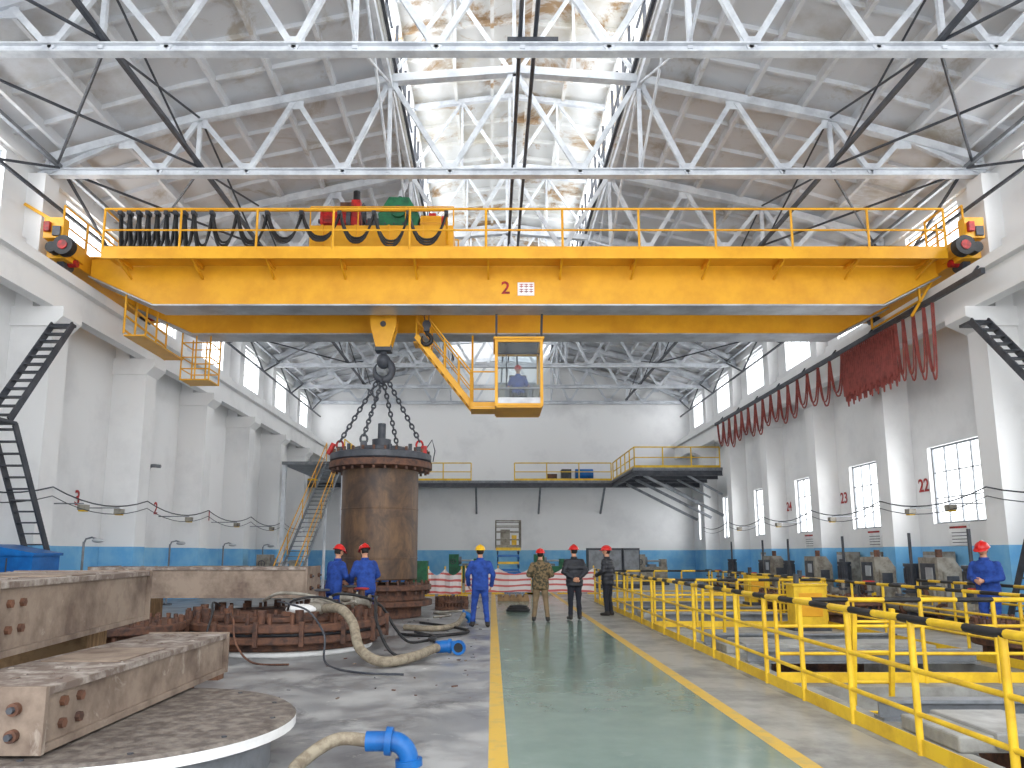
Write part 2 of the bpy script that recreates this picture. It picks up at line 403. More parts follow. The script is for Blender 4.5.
for xc in (-11.0,12.1):
    s=1 if xc>0 else -1
    B.box(xc-.24,xc+.24,17.7,23.1,9.0,9.5,'cy')
    for y in (18.15,22.6):
        B.cyl((xc-.09,y,9.03),(xc+.09,y,9.03),.24,'dark',n=24); B.cyl((xc-.3,y,9.03),(xc+.3,y,9.03),.1,'red',n=16)
        B.box(xc-.3,xc+.3,y-.3,y+.3,9.12,9.55,'cy')
    B.cyl((xc,17.7,9.2),(xc,17.45,9.2),.14,'black',n=20); B.cyl((xc-.3*s,17.66,9.25),(xc-.3*s,17.44,9.25),.25,'black',n=28);B.cyl((xc-.3*s,17.67,9.25),(xc-.3*s,17.42,9.25),.12,'red',n=20)
    B.box(xc-.25,xc+.25,17.5,17.75,9.45,10.0,'cy'); B.box(xc-.2,xc-.05,17.4,17.5,9.6,9.85,'red'); B.box(xc-.0,xc+.2,17.45,17.5,9.5,9.75,'dark')
    if s<0: B.beam((xc,17.6,9.9),(xc-.85,17.6,10.4),.06,.08,'cy')
    for q in (17.9,19,20.5,22): B.cyl((xc,q,9.5),(xc,q,10.5),.03,'cy',n=8)
    B.cyl((xc,17.9,10.5),(xc,22,10.5),.03,'cy',n=8);B.cyl((xc,17.9,10.0),(xc,22,10.0),.025,'cy',n=8)
cd(B,.01)
def finmotor(B,p,q,r,k,kd='dark'):
    p=V(p);q=V(q);d=(q-p);L=d.length;d.normalize();B.cyl(p,q,r*.9,k,n=24)
    u=V((0,0,1));w=d.cross(u)
    for i in range(18):
        a=2*math.pi*i/18; o=(u*math.cos(a)+w*math.sin(a))*r*.95; B.beam(p+d*.06*L+o,p+d*.8*L+o,.015,r*.14,k)
    B.cyl(p-d*.03,p+d*.05*L,r*1.05,k,n=24);B.cyl(q-d*.15*L,q,r*1.02,kd,n=24);B.cyl(p-d*.14,p,r*.22,kd)
    B.box(min(p.x,q.x)+L*.3,min(p.x,q.x)+L*.6,p.y-r*.5,p.y+r*.5,p.z+r*.8,p.z+r*1.25,kd) if abs(d.x)>.9 else None
B=MB('trolley')
B.box(-4.95,-1.05,18.95,19.15,9.66,10.45,'cy');B.box(-4.95,-1.05,21.65,21.85,9.66,10.45,'cy')
for x in (-4.6,-3.7,-2.8,-1.9,-1.3): B.box(x-.03,x+.03,18.9,18.95,9.66,10.45,'cy')
B.box(-4.95,-4.75,19.15,21.65,9.7,10.4,'cy');B.box(-1.25,-1.05,19.15,21.65,9.7,10.4,'cy');B.box(-4.75,-1.25,19.15,21.65,10.3,10.4,'cy')
for x in (-4.4,-1.6):
    for y in (19.2,21.6): B.cyl((x,y-.07,9.72),(x,y+.07,9.72),.17,'dark',n=20)
B.cyl((-3.9,20.5,10.85),(-2.0,20.5,10.85),.34,'grey',n=28)
for i in range(12): B.cyl((-3.8+.14*i,20.5,10.85),(-3.72+.14*i,20.5,10.85),.37,'dark',n=28)
for x in (-4.0,-1.9): B.poly([(x-.05,20.1,10.4),(x-.05,20.9,10.4),(x-.05,20.65,11.2),(x-.05,20.35,11.2)],'cy',(.1,0,0))
finmotor(B,(-4.7,19.45,10.8),(-3.9,19.45,10.8),.3,'red'); B.box(-4.6,-4.0,19.3,19.6,10.4,10.52,'dark')
finmotor(B,(-4.5,21.2,11.25),(-3.6,21.2,11.25),.38,'red'); B.box(-4.4,-3.7,21.0,21.4,10.4,10.95,'red')
B.box(-4.35,-4.0,19.9,20.3,10.4,11.6,'rust2'); B.box(-3.9,-3.65,19.25,19.6,10.4,11.35,'red'); B.cyl((-3.78,19.4,11.35),(-3.78,19.4,11.65),.1,'black')
B.wheel((-3.55,19.3,10.95),(1,0,0),.26,'dark',.03)
B.box(-3.45,-3.1,19.25,19.6,10.4,10.8,'dark')
B.poly([(-3.05,19.2,10.4),(-2.1,19.2,10.4),(-2.0,19.2,10.85),(-2.3,19.2,11.4),(-2.85,19.2,11.4),(-3.15,19.2,10.9)],'green',(0,.55,0))
B.cyl((-2.58,19.1,11.0),(-2.58,19.2,11.0),.22,'green',n=20);B.cyl((-2.58,19.05,11.0),(-2.58,19.1,11.0),.09,'dark',n=16)
for x in (-2.95,-2.7,-2.45,-2.2): B.cyl((x,19.18,10.62),(x,19.22,10.62),.03,'dark',n=6)
B.cyl((-2.58,19.5,11.4),(-2.58,19.5,11.55),.06,'dark')
finmotor(B,(-1.95,19.45,10.72),(-1.3,19.45,10.72),.22,'cy','red')
B.cyl((-2.0,21,10.75),(-1.5,21,10.75),.3,'dark',n=20); B.box(-1.9,-1.3,20.0,20.5,10.4,11.0,'mach')
railing(B,(-4.95,18.98,10.45),(-1.05,18.98,10.45),.55,1.3,'cy',r=.02,mids=(),toe=False); railing(B,(-4.95,21.8,10.45),(-1.05,21.8,10.45),.85,.9,'cy',r=.025,mids=(.5,),toe=False)
B.beam((-1.2,18.9,9.9),(-1.2,18.25,10.6),.06,.06,'cy')
cd(B)
HX,HY=-3.05,20.2
def hook(B,c,sc,k):
    c=V(c); pts=[];rs=[]
    pts.append(c+V((0,0,.55*sc)));rs.append(.07*sc);pts.append(c+V((0,0,.3*sc)));rs.append(.075*sc)
    for i in range(13):
        a=math.radians(80-i*25); pts.append(c+V((math.cos(a)*.2*sc,0,math.sin(a)*.22*sc))); rs.append((.085 if i<9 else .085-.018*(i-8))*sc)
    B.tube(pts,rs,k,n=10)
B=MB('hook_block')
for dx in (-.28,-.2,.2,.28):
    for dy in (-.12,.12): B.cyl((HX+dx,HY+dy,8.2),(HX+dx,HY+dy,10.3),.014,'dark',n=6)
for yy in (HY-.22,HY+.16): B.poly([(HX-.36,yy,8.3),(HX+.36,yy,8.3),(HX+.36,yy,7.95),(HX+.2,yy,7.35),(HX-.2,yy,7.35),(HX-.36,yy,7.95)],'cy',(0,.06,0))
for dy in (-.1,0,.1): B.cyl((HX,HY+dy-.04,8.0),(HX,HY+dy+.04,8.0),.33,'cy',n=28)
B.cyl((HX,HY-.26,8.0),(HX,HY+.26,8.0),.08,'dark',n=16)
B.box(HX-.22,HX+.22,HY-.2,HY+.2,7.25,7.42,'dark')
hook(B,(HX,HY,6.72),1.25,'dark'); B.ell((HX,HY,6.98),.2,.2,.22,'dark')
cd(B)
B=MB('auxiliary_hook')
for dx in (-.06,.06): B.cyl((-1.85+dx,20.2,8.1),(-1.85+dx,20.2,10.3),.012,'dark',n=6)
B.cyl((-1.85,20.15,8.05),(-1.85,20.25,8.05),.12,'dark',n=20); B.box(-1.93,-1.77,20.13,20.27,7.85,8.0,'dark'); hook(B,(-1.85,20.2,7.62),.7,'black')
cd(B)
B=MB('operator_cab')
x0,x1,y0,y1,z0,z1=.12,1.36,19.8,21.3,5.62,7.5
for x in (x0,x1):
    for y in (y0,y1): B.beam((x,y,z0),(x,y,z1),.08,.08,'cy'); B.beam((x,y,z1),(x,21.5 if y==y1 else 19.4,8.15),.06,.06,'dark')
for z in (z0+.04,z1-.04):
    for y in (y0,y1): B.beam((x0,y,z),(x1,y,z),.07,.07,'cy')
    for x in (x0,x1): B.beam((x,y0,z),(x,y1,z),.07,.07,'cy')
B.beam((x0,y0,z0+.5),(x1,y0,z0+.5),.04,.05,'grey')
B.box(x0,x1,y0,y1,z0-.04,z0+.02,'cy'); B.box(x0-.08,x1+.08,y0-.08,y1+.08,z1,z1+.06,'cy')
B.box(x0+.04,x1-.04,y0-.01,y0+.01,z0+.06,z0+.24,'flange')
B.box(x0,x0+.02,y0,y1,z0,z0+.5,'cy');B.box(x1-.02,x1,y0,y1,z0,z0+.5,'cy'); B.box(x0+.05,x1-.05,y1-.02,y1,z0,z0+1.0,'grey'); B.box(x0+.05,x1-.05,y0+.05,y1-.05,z1-.03,z1-.01,'dark')
B.beam((.74,y1,z0+1.0),(.74,y1,z1),.05,.05,'dark');B.beam((x0,y1,z0+1.45),(x1,y1,z0+1.45),.04,.04,'dark')
B.beam(((x0+x1)/2-.35,y0,z0+.5),((x0+x1)/2-.35,y0,z1),.025,.025,'dark');B.beam((x0,y0,z1-.4),(x1,y0,z1-.4),.025,.025,'dark')
B.box(x0+.045,x1-.045,y0-.006,y0+.006,z0+.26,z1-.08,'glass')
B.box(x0-.003,x0+.003,y0+.05,y1-.05,z0+.5,z1-.08,'glass');B.box(x1-.003,x1+.003,y0+.05,y1-.05,z0+.5,z1-.08,'glass')
B.box(.5,1.0,20.5,21.0,z0+.35,z0+.46,'black');B.box(.5,1.0,21.0,21.08,z0+.46,z0+1.15,'black');B.box(.7,.8,20.7,20.8,z0,z0+.36,'dark')
B.box(.2,.36,20.0,20.7,z0,z0+.65,'mach');B.box(1.14,1.3,20.0,20.7,z0,z0+.65,'mach')
cd(B)
B=MB('cab_stair')
stairs(B,(-2.15,20.3,7.75),(-.55,20.3,5.72),.6,'cy','cy',n=9,side=(0,1,0))
B.box(-.6,.12,20.2,21.0,5.62,5.68,'cy'); railing(B,(-.6,20.2,5.68),(.1,20.2,5.68),1.0,.7,'cy',r=.022,mids=(.5,))
B.beam((-2.15,20.3,7.75),(-2.15,21.4,8.3),.06,.06,'cy');B.beam((-.58,20.95,5.7),(-.58,21.5,8.2),.06,.06,'cy')
B.box(-2.3,-2.05,20.9,21.5,7.72,7.77,'cy')
cd(B)
B=MB('inspection_cages')
for z in (7.35,7.75,8.1): B.cyl((-9.75,18.9,z+.15),(-9.75,21.4,z),.03,'cy',n=8)
for y in (18.9,19.5,20.1,20.75,21.4): B.cyl((-9.75,y,7.4),(-9.75,y,8.6),.03,'cy',n=8)
B.box(-9.75,-9.2,18.9,21.4,7.33,7.37,'cy')
xa,xb,ya,yb=-9.3,-8.45,21.5,22.3
B.box(xa,xb,ya,yb,6.75,6.79,'cy')
for x in (xa,xb,(xa+xb)/2):
    for y in (ya,yb): B.cyl((x,y,6.75),(x,y,8.2),.025,'cy',n=8)
for z in (7.1,7.45,7.9):
    for y in (ya,yb): B.cyl((xa,y,z),(xb,y,z),.02,'cy',n=8)
    for x in (xa,xb): B.cyl((x,ya,z),(x,yb,z),.02,'cy',n=8)
for y in (18.9,21.4): B.beam((11.4,y,8.3),(11.4,y,9.0),.05,.05,'cy')
B.beam((11.4,18.9,8.3),(11.4,21.4,8.3),.05,.05,'cy'); B.beam((11.9,19.0,9.0),(11.2,19.0,7.9),.06,.06,'cy')
cd(B)
def festoon(B,pts,drops,k,r,strands=1,axis='x',n=12):
    for (a,b),d in zip(zip(pts[:-1],pts[1:]),drops):
        a=V(a);b=V(b)
        for s in range(strands):
            o=V((0,.05*s,0)) if axis=='x' else V((-.05*s,0,0)); P=[]
            dd=d*(1-.1*s)
            for i in range(n+1):
                t=i/n; P.append(a.lerp(b,t)+o-V((0,0,dd*(1-(abs(2*t-1))**2.6))))
            B.tube(P,r,k,n=6)
B=MB('festoon_cable')
xs=[-9.75+.24*i for i in range(9)]+[-7.35,-6.7,-5.9,-5.0,-4.0,-3.1,-2.2,-1.2]
pts=[(x,18.25,10.5) for x in xs]; festoon(B,pts,[1.05]*8+[1.1,1.0,.95,.85,.8,.85,.95,.9],'black',.032,3)
B.beam((-9.9,18.25,10.55),(-1.2,18.25,10.55),.05,.06,'cy')
for p in pts: B.box(p[0]-.05,p[0]+.05,18.2,18.4,10.42,10.52,'dark')
cd(B)
o=text('2',(.36,18.78,8.6),.48,(math.pi/2,0,0),'red','crane_number',crane); o.matrix_parent_inverse=inv
B=MB('name_plate'); B.box(.68,1.12,18.77,18.8,8.4,8.76,'white')
for z in (8.64,8.5):
    for i in range(3): x=.73+.13*i; B.box(x,x+.1,18.765,18.772,z,z+.02,'red');B.box(x,x+.1,18.765,18.772,z+.06,z+.075,'red');B.box(x+.04,x+.055,18.765,18.772,z-.03,z+.08,'red')
cd(B)
B=MB('festoon_cable_track')
X=11.5
B.beam((X,16.5,8.2),(X,37.5,8.2),.1,.14,'dark')
for y in [17+2.5*i for i in range(9)]: B.beam((X,y,8.2),(11.74,y,8.5),.05,.05,'dark')
ys=[18.5,18.9,19.4,19.9,20.3]+[20.45+.115*i for i in range(28)]
pts=[(X,y,8.1) for y in ys]; festoon(B,pts,[2.0,1.9,1.8,1.7]+[1.65+.12*math.sin(i*2) for i in range(28)],'redhose',.024,2,'y',10)
ys=[ys[-1]+.9*i for i in range(16)]
pts=[(X,y,8.1) for y in ys]; festoon(B,pts,[1.3+.15*math.sin(i*1.7) for i in range(20)],'redhose',.028,2,'y',12)
B.done()
# ---------------------------------------------------------------- vessel
def chain(B,p,q,k,L=.17,r=.024):
    p=V(p);q=V(q);d=(q-p);n=int(d.length/(L*.78));d.normalize();a=d.cross(V((0,1,0))).normalized();b=d.cross(a)
    for i in range(n):
        c=p.lerp(q,(i+.5)/n);w=a if i%2 else b
        B.tube([c+d*math.cos(t)*L*.5+w*math.sin(t)*L*.3 for t in [2*math.pi*j/10 for j in range(10)]],r,k,n=6,closed=True)
B=MB('pressure_vessel'); VX,VY=-3.05,20.2; c=(VX,VY,0)
B.lathe(c,[(.0,.96),(1.0,.96),(1.03,.99),(1.03,3.95)],'vessel',64)
for z in (1.5,2.8): B.lathe(c,[(1.03,z),(1.038,z+.01),(1.038,z+.03),(1.03,z+.04)],'vessel',64)
B.lathe(c,[(1.03,3.85),(1.36,3.9),(1.4,3.92),(1.4,4.08),(1.32,4.1)],'rust2',48)
B.lathe(c,[(1.32,4.1),(1.38,4.14),(1.38,4.3),(1.3,4.33),(.8,4.36),(.75,4.5),(.3,4.55),(.0,4.55)],'dark',48)
B.bolts(c,1.3,28,3.82,4.42,.04,'rust2')
B.cyl((VX,VY,4.5),(VX,VY,5.2),.11,'dark');B.cyl((VX,VY,4.5),(VX,VY,4.75),.26,'dark',n=20)
for dx,dy in ((-1.15,0),(1.05,0),(-.3,-1.1),(.3,1.1)):
    B.box(VX+dx-.08,VX+dx+.08,VY+dy-.06,VY+dy+.06,4.3,4.55,'dark')
    B.tube([(VX+dx+.09*math.cos(t),VY+dy,4.6+.12*math.sin(t)) for t in [2*math.pi*j/12 for j in range(12)]],.03,'red' if abs(dx)>1 else 'dark',closed=True)
chain(B,(VX-1.15,VY,4.7),(HX-.1,HY,6.5),'dark'); chain(B,(VX+1.05,VY,4.7),(HX+.1,HY,6.5),'dark')
chain(B,(VX-.3,VY-1.1,4.7),(HX,HY-.05,6.45),'dark');chain(B,(VX+.3,VY+1.1,4.7),(HX,HY+.05,6.45),'dark')
B.cyl((VX-1.4,VY-.3,4.3),(VX-1.25,VY-.3,4.6),.07,'red');B.cyl((VX+1.22,VY-.5,4.3),(VX+1.22,VY-.5,4.5),.08,'red')
for i in range(9):
    a=i*.7+.2; B.cyl((VX+.95*math.cos(a),VY+.95*math.sin(a),4.33),(VX+.95*math.cos(a),VY+.95*math.sin(a),4.45+.06*(i%3)),.05,'dark',n=8)
B.tube([(VX+1.2,VY-.2,4.4),(VX+1.42,VY-.3,4.7),(VX+1.5,VY-.3,4.4),(VX+1.45,VY-.3,4.1)],.016,'dark')
B.done()
def flange_stack(name,c,r,hs,hole=.5):
    B=MB(name); z=0
    for i,(h,rr,k) in enumerate(hs):
        B.lathe((c[0],c[1],0),[(r*hole,z),(r*rr-.02,z),(r*rr,z+.02),(r*rr,z+h-.02),(r*rr-.02,z+h),(r*hole,z+h),(r*hole,z)],k,56); z+=h
    B.bolts(c,r*.93,30,z-.24,z+.08,.035,'rust2'); B.bolts(c,r*.62,20,z,z+.1,.03,'rust2',.1)
    return B,z
def spl(pts,n=8):
    pts=[V(p) for p in pts];P=[pts[0]]+pts+[pts[-1]];o=[]
    for i in range(1,len(P)-2):
        for j in range(n):
            t=j/n;a,b,c,d=P[i-1:i+3]
            o.append(.5*((2*b)+(c-a)*t+(2*a-5*b+4*c-d)*t*t+(3*b-a-3*c+d)*t**3))
    o.append(pts[-1]); return o
B,z=flange_stack('rusty_flange_ring',(-3.7,13.7),1.8,[(.1,.85,'white'),(.12,.9,'rust2'),(.12,1.0,'rust2'),(.06,.94,'dark'),(.13,1.0,'rust2'),(.09,.8,'rust2')],.35)
for i in range(16):
    a=i*math.pi/8; x,y=-3.7+1.5*math.cos(a),13.7+1.5*math.sin(a); B.cyl((x,y,z-.1),(x,y,z+.12),.07,'rust2',n=10)
    x,y=-3.7+1.8*math.cos(a),13.7+1.8*math.sin(a); B.beam((x,y,.2),(x,y,.58),.07,.07,'rust2')
B.box(-3.5,-2.9,12.6,13.0,z,z+.07,'rust2'); B.ell((-3.2,12.75,z+.1),.28,.2,.09,'white');B.ell((-3.0,12.85,z+.1),.18,.18,.12,'mach')
B.done()
B=MB('hydraulic_hose_bundle')
def lay(pts,r,k): B.tube(spl(pts),r,k,n=8)
lay([(-4.3,12.5,.8),(-4.2,12.1,.78),(-4.0,11.75,.62),(-3.9,11.6,.3),(-3.6,11.5,.03),(-3.0,11.3,.03)],.016,'rust2')
lay([(-3.6,12.7,.85),(-3.3,12.2,.85),(-2.9,12.0,.74),(-2.6,11.8,.4),(-2.5,11.5,.03),(-1.9,10.6,.03),(-1.2,10.4,.03)],.016,'dark')
lay([(-2.7,14.6,.8),(-2.2,14.2,.85),(-2.0,13.0,.85),(-1.85,12.3,.5),(-1.5,12.1,.05),(-.9,13.4,.04),(-1.2,14.6,.04),(-.6,15.6,.04)],.026,'black')
lay([(-3.9,12.9,.85),(-3.5,12.5,1.0),(-3.0,12.6,.95),(-2.6,12.9,.8),(-2.3,12.8,.85)],.026,'mach')
lay([(-3.4,12.6,.72),(-3.2,12.2,.9),(-2.8,12.3,.95),(-2.5,12.7,.8)],.02,'black')
lay([(-3.0,13.6,.75),(-2.7,13.1,.95),(-2.3,13.3,.9),(-2.0,13.7,.7),(-1.75,13.8,.3),(-1.5,14.0,.04),(-1.1,14.8,.04),(-1.6,15.8,.04)],.026,'black')
lay([(-4.6,12.8,.78),(-4.5,12.2,.86),(-4.4,11.9,.66),(-4.5,11.7,.2),(-4.7,11.3,.03),(-4.2,10.9,.03)],.018,'black')
B.done()
B=MB('valve_assembly')
for x,y in ((-2.75,14.6),(-2.95,13.1),(-2.35,13.6)):
    B.cyl((x,y,.62),(x,y,1.0),.06,'rust2'); B.cyl((x-.15,y,.8),(x+.15,y,.8),.08,'mach'); B.cyl((x-.17,y,.8),(x-.13,y,.8),.12,'mach');B.cyl((x+.13,y,.8),(x+.17,y,.8),.12,'mach'); B.wheel((x,y,1.02),(0,0,1),.12,'red' if x>-2.6 else 'dark')
B.done()
B,z=flange_stack('vessel_support_ring',(-3.05,20.2),1.45,[(.3,.8,'rust2'),(.14,1.0,'rust2'),(.26,.86,'rust2'),(.14,.98,'rust2')],.3); B.done()
B,z=flange_stack('rusty_flange',(-1.2,22.5),.5,[(.1,1,'rust2'),(.1,.7,'rust2'),(.1,1,'rust2')],.4); B.done()
# ---------------------------------------------------------------- foreground left
B=MB('round_cover_plate'); c=(-2.9,6.0,0)
B.lathe(c,[(0,.0),(1.15,.0),(1.15,.26),(1.3,.28),(1.34,.3)],'grey',64);B.lathe(c,[(1.34,.3),(1.34,.37)],'white',64);B.lathe(c,[(1.34,.37),(1.31,.39),(0,.395)],'plate',64)
for i in range(12):
    a=i*math.pi/6; B.cyl((c[0]+1.2*math.cos(a),c[1]+1.2*math.sin(a),.385),(c[0]+1.2*math.cos(a),c[1]+1.2*math.sin(a),.397),.02,'dark',n=8)
B.done()
def bigbeam(name,L,W,H,loc,rz,kt='beamt',ks='beam'):
    B=MB(name); t=.05
    B.box(-W/2,W/2,.005,L-.005,0,t,ks); B.box(-W/2,W/2,.005,L-.005,H-t,H,kt)
    B.box(-W/2+.03,W/2-.03,.03,L-.03,t,H-t,ks)
    for y in (-.02,L-.02): B.box(-W/2-.015,W/2+.015,y,y+.04,-.0,H+.012,ks)
    for x in (-W*.3,W*.3):
        for zz in (.3,.7): B.cyl((x,-.02,H*zz),(x,-.06,H*zz),.04,'rust2',n=16); B.cyl((x,-.06,H*zz),(x,-.09,H*zz),.022,'dark',n=6)
    for y in (.25,.45):
        for zz in (.35,.7): B.cyl((W/2-.04,y,H*zz),(W/2-.0,y,H*zz),.035,'rust2',n=6)
    B.box(-W/2+.1,W/2-.1,L*.35,L*.6,H,H+.012,'beam')
    for i in range(40):
        x=random.uniform(-W*.45,W*.45);y=random.uniform(.1,L-.1);s=random.uniform(.01,.03); B.ell((x,y,H+.004),s,s*1.4,.008,'beamt',8)
    return B.done(loc=loc,rz=rz,bevel=.008)
bigbeam('steel_box_beam',3.25,.82,.40,(-3.22,4.85,.41),0)
bigbeam('steel_box_beam',3.5,1.5,.56,(-4.35,5.4,.88),math.radians(7.6))
bigbeam('steel_box_beam',3.9,1.2,.55,(-3.4,14.3,.85),math.radians(92))
B=MB('timber_block')
B.box(-5.4,-4.3,5.6,6.0,0,.87,'tim');B.box(-5.8,-4.25,8.0,8.4,0,.87,'tim')
B.done()
B=MB('timber_block'); B.box(-7.2,-6.7,14.3,15.4,0,.84,'tim'); B.done()
B=MB('steel_pallet_frame')
for y in (9.2,10.2): B.beam((-7.5,y,.15),(-3.6,y,.15),.2,.3,'rust')
for x in (-7.2,-5.5,-3.9): B.beam((x,9.1,.42),(x,10.4,.42),.2,.22,'rust')
B.done()
B,z=flange_stack('rusty_flange_ring',(-5.9,11.75),1.1,[(.15,.9,'rust2'),(.12,1.0,'rust2'),(.2,.8,'rust'),(.12,1,'rust2')],.4); B.done()
def elbow(B,c,r,R,a0,a1,k,plane,n=12):
    c=V(c);u,w=V(plane[0]),V(plane[1]); P=[c+(u*math.cos(a0+(a1-a0)*i/n)+w*math.sin(a0+(a1-a0)*i/n))*R for i in range(n+1)]
    B.tube(P,r,k,n=16)
    for e,f in ((P[0],P[1]),(P[-1],P[-2])):
        d=(e-f).normalized(); B.cyl(e-d*.01,e+d*.04,r*1.4,k,n=20); B.cyl(e+d*.04,e+d*.042,r*.9,'black',n=20)  # black disc paints the darkness inside each open pipe end
B=MB('discharge_hose')
B.tube(spl([(-2.75,12.5,.75),(-2.4,12.0,.78),(-2.15,11.7,.6),(-1.95,11.3,.25),(-1.6,11.1,.1),(-1.2,11.6,.1),(-.95,12.4,.12),(-.78,12.6,.14)]),.075,'hose',n=12)
elbow(B,(-.68,12.45,.14),.085,.15,math.pi/2,-math.pi*.1,'bluep',((1,0,0),(0,1,0)))
B.cyl((-.92,12.53,.13),(-.7,12.6,.14),.1,'bluep',n=16)
B.done()
B=MB('discharge_hose')
B.tube(spl([(-.93,6.0,.22),(-1.2,5.95,.24),(-1.42,5.7,.12),(-1.38,5.3,.08),(-1.42,4.8,.07)]),.05,'hose',n=12)
elbow(B,(-.78,6.0,.08),.075,.14,math.pi/2,0,'bluep',((1,0,0),(0,0,1)))
B.cyl((-.97,6.0,.22),(-.8,6.0,.22),.075,'bluep',n=16); B.done()
B=MB('discharge_hose')
B.tube(spl([(-1.9,16.5,.07),(-1.2,16.2,.07),(-.8,17.2,.07),(-.68,18.4,.2)]),.06,'hose',n=10)
elbow(B,(-.68,18.4,.02),.08,.17,math.pi/2,0,'bluep',((1,0,0),(0,0,1))); B.done()
B=MB('floor_hose'); B.tube(spl([(-1.9,15.5,.03),(-1.2,15.2,.03),(-.5,15.9,.03),(-.9,17,.03),(-1.7,18,.03)]),.03,'black')
B.tube(spl([(-1.5,19.5,.03),(-1.1,20.2,.03),(-1.6,21,.03),(-.7,21.8,.03),(-.4,23,.03)]),.03,'mach'); B.done()
B=MB('rope_coil')
for i in range(3): B.tube([(.75+(.32-.04*i)*math.cos(t),21.8+(.3-.03*i)*math.sin(t),.04+.05*i) for t in [2*math.pi*j/20 for j in range(20)]],.035,'black',closed=True)
B.done()
B=MB('floor_debris')
for i in range(70):
    x=random.uniform(-2.6,-.25);y=random.uniform(8.8,20);s=random.uniform(.008,.025)
    if (x+3.7)**2+(y-13.7)**2<3.6 or (x+3.05)**2+(y-20.2)**2<2.5: continue
    a=random.uniform(0,3.1);d=V((math.cos(a),math.sin(a),0))*s*random.uniform(1,2.2); c=V((x,y,s*.3)); B.beam(c-d,c+d,s,s*.6,random.choice(['rust2','dark','dark','beam']))
B.done()
B=MB('steel_plate_pile')
for i in range(4): B.box(-1.5+.05*i,-.7-.04*i,23.6,24.4,.06*i,.06*i+.05,'rust2' if i%2 else 'grey')
B.done()
B=MB('blue_tool_cabinet'); B.box(-10.75,-9.75,15.9,16.9,.08,1.6,'bluep'); B.poly([(-10.8,15.85,1.6),(-9.7,15.85,1.6),(-9.7,15.85,1.66),(-10.8,15.85,1.85)],'bluep',(0,1.1,0)); B.box(-10.7,-9.8,15.95,16.85,0,.08,'dark'); B.box(-10.3,-10.28,15.88,15.9,.15,1.55,'dark'); B.box(-10.2,-10.15,15.86,15.9,.8,1.0,'flange'); B.done()
# ---------------------------------------------------------------- right railings + pit equipment
B=MB('safety_railing'); railing(B,(3.55,3.0,0),(3.55,26,0),1.1,1.15,'yl',r=.03,striped=True,mids=(.3,.62)); B.done()
B=MB('safety_railing'); railing(B,(7.6,4.6,0),(7.6,26,0),1.05,1.25,'yl',r=.026,striped=True,mids=(.35,.68)); B.done()
for y in (4.2,9.9,17.2,26.0):
    B=MB('safety_railing'); railing(B,(3.7,y,0),(7.5,y,0),1.05,.95,'yl',r=.028,striped=True,mids=(.35,.68)); B.done()
B=MB('safety_railing'); railing(B,(9.6,8,0),(9.6,17,0),1.05,1.25,'yl',r=.026,striped=True,mids=(.35,.68)); B.done()
for p in pits:
    B=MB('pit_cover_beam')
    y=p[2]+.9
    while y<p[3]-.6: B.ibeam((p[0]-.1,y,.1),(p[1]+.1,y,.1),.2,.2,.03,'grey'); y+=2.3
    B.done()
    B=MB('pit_cover_slab'); y=p[2]+1.9; B.box(p[0]-.1,p[1]+.1,y,y+.9,0,.14,'conc'); B.box(p[0]+.2,p[0]+.9,y-.04,y+.94,.03,.17,'lineg'); B.done(bevel=.02)
    B=MB('pit_ladder')
    for x in (4.3,4.75): B.beam((x,p[3]-.1,-2.2),(x,p[3]-.6,1.0),.05,.05,'yl')
    for i in range(9): t=i/9; B.cyl((4.3,p[3]-.1-.5*t,-2.2+3.2*t+.2),(4.75,p[3]-.1-.5*t,-2.2+3.2*t+.2),.02,'yl',n=6)
    B.done()
for c,r in (((6.0,8.3),.7),((6.1,14.4),.8),((5.9,22.3),1.0)):
    B=MB('pump_casing'); cc=(c[0],c[1],0)
    B.lathe(cc,[(r*.7,-2.2),(r*.7,-.6),(r,-.55),(r,-.35),(r*.95,-.3),(r*.5,-.28),(r*.5,-.02),(0,-.02)],'rust2',40); B.bolts(cc,r*.88,20,-.4,-.15,.04,'dark'); B.done()
for x,y,s in ((8.6,9.8,.8),(8.6,12.2,.8),(8.7,18.6,.9),(8.7,22,.9)):
    B,z=flange_stack('rusty_flange_ring',(x,y),s,[(.2,.8,'rust2'),(.12,1.0,'rust2'),(.1,.85,'dark'),(.12,1.0,'rust2')],.45); B.done()
for x,y in ((6.9,16.6),(8.5,20.3),(8.6,24.5)):
    B=MB('yellow_motor_cabinet'); B.box(x-.35,x+.35,y-.22,y+.22,.1,.95,'yl');B.box(x-.4,x+.4,y-.27,y+.27,.0,.1,'dark');B.box(x-.38,x+.38,y-.25,y+.25,.95,1.0,'yl')
    B.box(x-.25,x+.25,y-.24,y-.22,.3,.8,'cy');B.cyl((x-.2,y,1.0),(x-.2,y,1.2),.06,'dark'); B.box(x+.05,x+.2,y-.26,y-.22,.5,.6,'dark'); B.done(bevel=.01)
